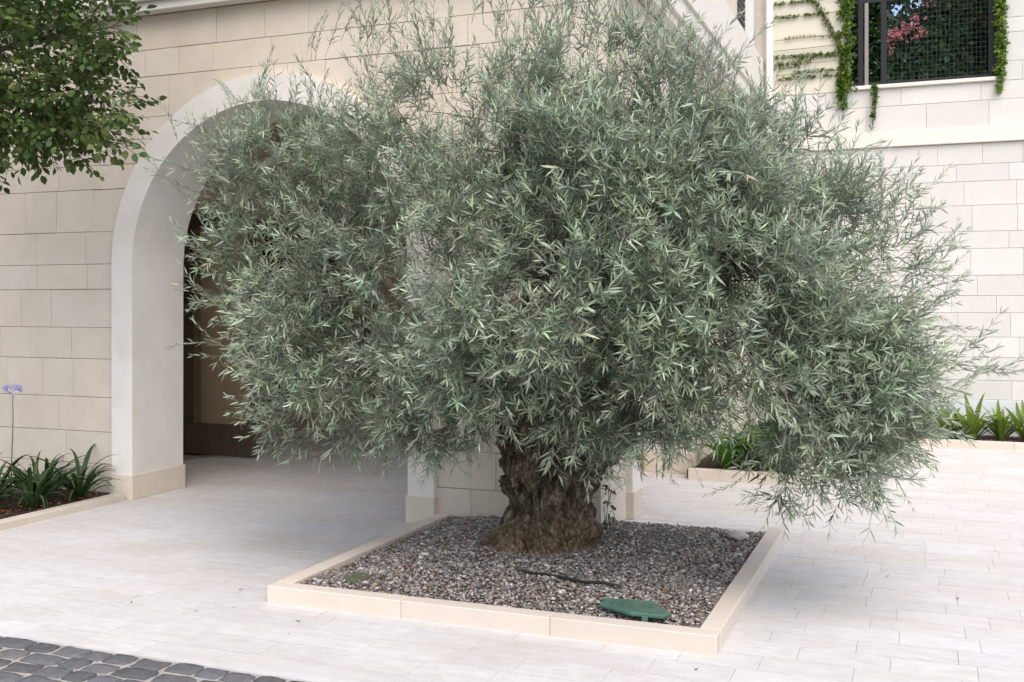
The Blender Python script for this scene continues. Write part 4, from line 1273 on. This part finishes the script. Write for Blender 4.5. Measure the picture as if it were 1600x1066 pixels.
# ivy framing the opening
iv = empty('ivy', (-0.93, RW-0.02, HZ0)); tag(iv, 'bright green ivy column climbing the left edge of the terrace opening', 'ivy')
P_ = [(-0.88+0.034*random.gauss(0, 1), RW-0.03+random.uniform(-.05, .05), random.uniform(4.30, 6.9)) for _ in range(480)]
P_ += [(-0.93+0.035*random.gauss(0, 1)*(z-3.95), RW-0.06, z) for z in [random.uniform(4.12, 4.5) for _ in range(110)]]
tufts('leaves', iv, P_, ivy_tuft, 'green_leaf')
MB().tube([(-0.88, RW-0.02, 4.1), (-0.86, RW-0.02, 5.3), (-0.88, RW-0.02, 6.8)], 0.012, 6).build('stem', M['twig'], iv)
iv2 = empty('ivy', (0.9, RW-0.02, HZ0)); tag(iv2, 'bright green ivy column down the right edge of the terrace opening', 'ivy')
P_ = [(0.885+0.020*random.gauss(0, 1), RW-0.03+random.uniform(-.05, .05), random.uniform(4.36, 6.9)) for _ in range(480)]
P_ += [(0.90-0.04*math.sin((4.36-z)*9), RW-0.06, z) for z in [random.uniform(4.16, 4.36) for _ in range(9)]]
tufts('leaves', iv2, P_, ivy_tuft, 'green_leaf')
MB().tube([(0.89, RW-0.02, 4.3), (0.885, RW-0.02, 6.8)], 0.01, 6).build('stem', M['twig'], iv2)
iv3 = empty('ivy_strand', (-0.57, RW-0.06, 4.34)); tag(iv3, 'thin ivy strand hanging over the terrace sill onto the pale wall', 'ivy')
P_ = [(-0.555+0.02*math.sin((4.4-z)*8)+random.gauss(0, 0.010), RW-0.065, z) for z in [3.80+0.55*random.random()**0.7 for _ in range(56)]]
tufts('leaves', iv3, P_, small_leaf_set(0.026, (0.11, 0.18, 0.03), 800), 'green_leaf')
MB().tube([(-0.56, RW-0.055, 4.365), (-0.56, RW-0.06, 4.1), (-0.57, RW-0.06, 3.8)], 0.003, 5).build('stem', M['twig'], iv3)
# wires and creeper on the cream panel
wr = empty('wire_trellis', (-1.4, RW-0.02, 4.4)); tag(wr, 'horizontal wires stretched across the cream wall panel beside the downpipe', 'trellis')
zs_w = [5.469, 5.30, 5.02, 4.885, 4.78, 4.69, 4.57, 4.50, 5.65]
for z in zs_w:
    MB().tube([(-1.76, RW-0.03, z), (-1.3, RW-0.03, z+0.008), (-0.9, RW-0.03, z+0.02)], 0.004, 5).build('wire', M['twig'], wr)
cv = empty('creeper', (-1.3, RW-0.03, 4.5)); tag(cv, 'yellow green creeper trained along the wires on the cream wall panel', 'creeper')
tiny = small_leaf_set(0.016, (0.16, 0.22, 0.04), 820)
P_ = []
for z, x0, x1, dens in ((5.469, -1.76, -1.3, 60), (5.29, -1.76, -1.1, 85), (4.78, -1.76, -0.95, 110), (4.75, -1.5, -1.0, 60), (4.69, -1.76, -1.3, 50), (4.64, -1.76, -1.45, 25), (4.57, -1.55, -0.95, 60), (4.50, -1.76, -0.95, 70)):
    for _ in range(dens):
        x = random.uniform(x0, x1); P_.append((x, RW-0.035, z+0.01+abs(random.gauss(0, 0.016))))
for k in range(15):
    x = -1.62+0.045*k; P_ += [(x, RW-0.035, 5.045-0.10*((x+1.45))**2*2.4)]*2
for t in np.linspace(0, 1, 200):     # thick diagonal stem
    x = -1.36+0.48*t+random.gauss(0, .02); z = 5.6-0.86*t**1.1+random.gauss(0, .03); P_.append((x, RW-0.04, z))
for t in np.linspace(0, 1, 60):
    P_.append((-0.98+0.08*t+random.gauss(0, .015), RW-0.05, 4.95-0.5*t))
tufts('leaves', cv, P_, tiny, 'green_leaf')
MB().tube([(-1.36, RW-0.03, 5.62), (-1.2, RW-0.03, 5.36), (-1.0, RW-0.03, 5.03), (-0.9, RW-0.03, 4.6)], 0.008, 6).build('stem', M['twig'], cv)

# ================================================================= SMALL THINGS
# green valve box cover
bx_ = empty('valve_box', (-1.33, 5.03, 0.08)); tag(bx_, 'green plastic irrigation valve cover lying on the gravel by the front kerb', 'valve cover')
lidp = [(-1.50, 5.06), (-1.31, 4.965), (-1.155, 4.972), (-1.125, 5.03), (-1.27, 5.20), (-1.50, 5.17)]
def idm(u, v, d): return (u, v, d)
lid = MB().prism(lidp, idm, 0.104, 0.126).build('lid', M['lid'], bx_, bevel=0.006)
MB().prism([(-1.44, 5.10), (-1.31, 5.04), (-1.20, 5.04), (-1.19, 5.06), (-1.28, 5.155), (-1.44, 5.14)], idm, 0.04, 0.103).build('base', M['lid'], bx_)
for k in range(5):
    MB().box(-1.45+k*0.05, -1.435+k*0.05, 5.07, 5.13, 0.1265, 0.1295).build('rib', M['lid'], lid)
MB().box(-1.255, -1.225, 4.955, 4.968, 0.080, 0.116).build('latch', M['lid'], bx_, bevel=0.003)
# flat olive disc cover near the left corner
vd = empty('drain_cover', (-2.93, 5.17, 0.09)); tag(vd, 'small flat olive green cover half sunk in gravel at the left corner', 'cover')
MB().tube([(-2.94, 5.19, 0.07), (-2.94, 5.19, 0.098)], 0.075, 20).build('lid', M['lid_olive'], vd, bevel=0.003)
MB().tube([(-2.94, 5.19, 0.0985), (-2.94, 5.19, 0.102)], 0.02, 12).build('knob', M['lid_olive'], vd)
# drip hose
hp = [(-2.20, 5.56, 0.07), (-2.12, 5.55, 0.105), (-2.02, 5.51, 0.112), (-1.93, 5.52, 0.109), (-1.80, 5.47, 0.113), (-1.70, 5.45, 0.108), (-1.60, 5.47, 0.108), (-1.52, 5.46, 0.102), (-1.44, 5.44, 0.07)]
hp = [(x, y, z+0.010) for x, y, z in hp]
tag(MB().tube(hp, 0.008, 8).build('drip_hose', M['hose'], smooth=True), 'black irrigation hose lying on the gravel in front of the trunk', 'hose')
# white rock
bm = bmesh.new(); bmesh.ops.create_icosphere(bm, subdivisions=3, radius=1)
for v in bm.verts:
    k = 1+0.25*noise.noise(v.co*1.8+Vector((4, 1, 0)))
    v.co = Vector((v.co.x*0.07*k, v.co.y*0.05*k, v.co.z*0.03*k))+Vector((-1.12, 6.98, 0.105))
me = bpy.data.meshes.new('rock'); bm.to_mesh(me); bm.free(); me.polygons.foreach_set('use_smooth', [True]*len(me.polygons))
tag(obj('rock', me, None, M['rock']), 'flat whitish rock on the gravel near the rear right corner', 'rock')
# small weed by the corner
we = empty('seedling', (-1.93, 6.80, 0.09)); tag(we, 'thin small-leaved seedling growing right of the trunk by the wall corner', 'plant')
P_ = []
for k in range(5):
    x = -1.93+random.uniform(-.05, .05); top = random.uniform(0.25, 0.42)
    pts = [(x+random.gauss(0, .012)*j, 6.80+random.gauss(0, .01)*j, 0.08+top*j/4) for j in range(5)]
    MB().tube(pts, 0.002, 4).build('stem', M['twig'], we)
    for j in range(4):
        u = random.random(); P_.append((x+random.gauss(0, .025), 6.80+random.gauss(0, .02), 0.1+top*u))
tufts('leaves', we, P_, small_leaf_set(0.018, (0.10, 0.11, 0.05), 840), 'green_leaf')

# fallen dry leaves and specks
def leaf_flat(x, y, z, s_, rs):
    D = np.array([(math.cos(rs), math.sin(rs), random.uniform(-.1, .1))])
    lv, lt2 = leaf_geo(s_, s_*0.4, random.uniform(-.4, .4), 0.1, 0.6)
    return lv @ frame_from(D, np.array([random.uniform(-.3, .3)]))[0].T + np.array((x, y, z)), lt2
tm = TM()
for _ in range(260):
    x, y = random.gauss(-6.42, 0.13), random.uniform(5.2, 6.98)
    if x > -6.27: x = -6.27-random.uniform(0, .1)
    v_, t_ = leaf_flat(x, y, 0.05+random.uniform(0, .025), random.uniform(0.02, 0.05), random.uniform(0, 6.28)); tm.add(v_, t_, (0.2, 0.1, 0.05))
tag(obj('dry_leaves', tm.mesh('dry_leaves'), None, M['dry_leaf']), 'brown dry leaves littering the soil along the left kerb', kind='stuff')
tm = TM()
spots = [(-0.419, 6.302), (-0.932, 4.624), (-3.604, 5.008), (-3.396, 4.708), (-0.159, 6.633), (0.19, 6.297), (-2.941, 4.615), (-0.2, 6.62)]
for x, y in spots:
    v_, t_ = leaf_flat(x, y, 0.004, random.uniform(0.025, 0.045), random.uniform(0, 6.28)); tm.add(v_, t_, (0.2, 0.1, 0.05))
for _ in range(46):
    x, y = random.uniform(-5.5, 1.0), random.uniform(4.0, 9.5)
    if PX0 < x < PX1 and PY0 < y < PY1: continue
    v_, t_ = leaf_flat(x, y, 0.003, random.uniform(0.008, 0.022), random.uniform(0, 6.28)); tm.add(v_, t_, (0.2, 0.1, 0.05))
for _ in range(150):
    x, y = random.uniform(PX0+.12, PX1-.12), random.uniform(PY0+.12, PY1-.12)
    if in_bed(x, y) and math.hypot(x+2.15, y-6.2) > 0.3:
        v_, t_ = leaf_flat(x, y, ghill(x, y)+0.018, random.uniform(0.02, 0.05), random.uniform(0, 6.28)); tm.add(v_, t_, (0.2, 0.1, 0.05))
tag(obj('fallen_leaves', tm.mesh('fallen_leaves'), None, M['dry_leaf']), 'scattered fallen leaf specks on paving and gravel', kind='stuff')
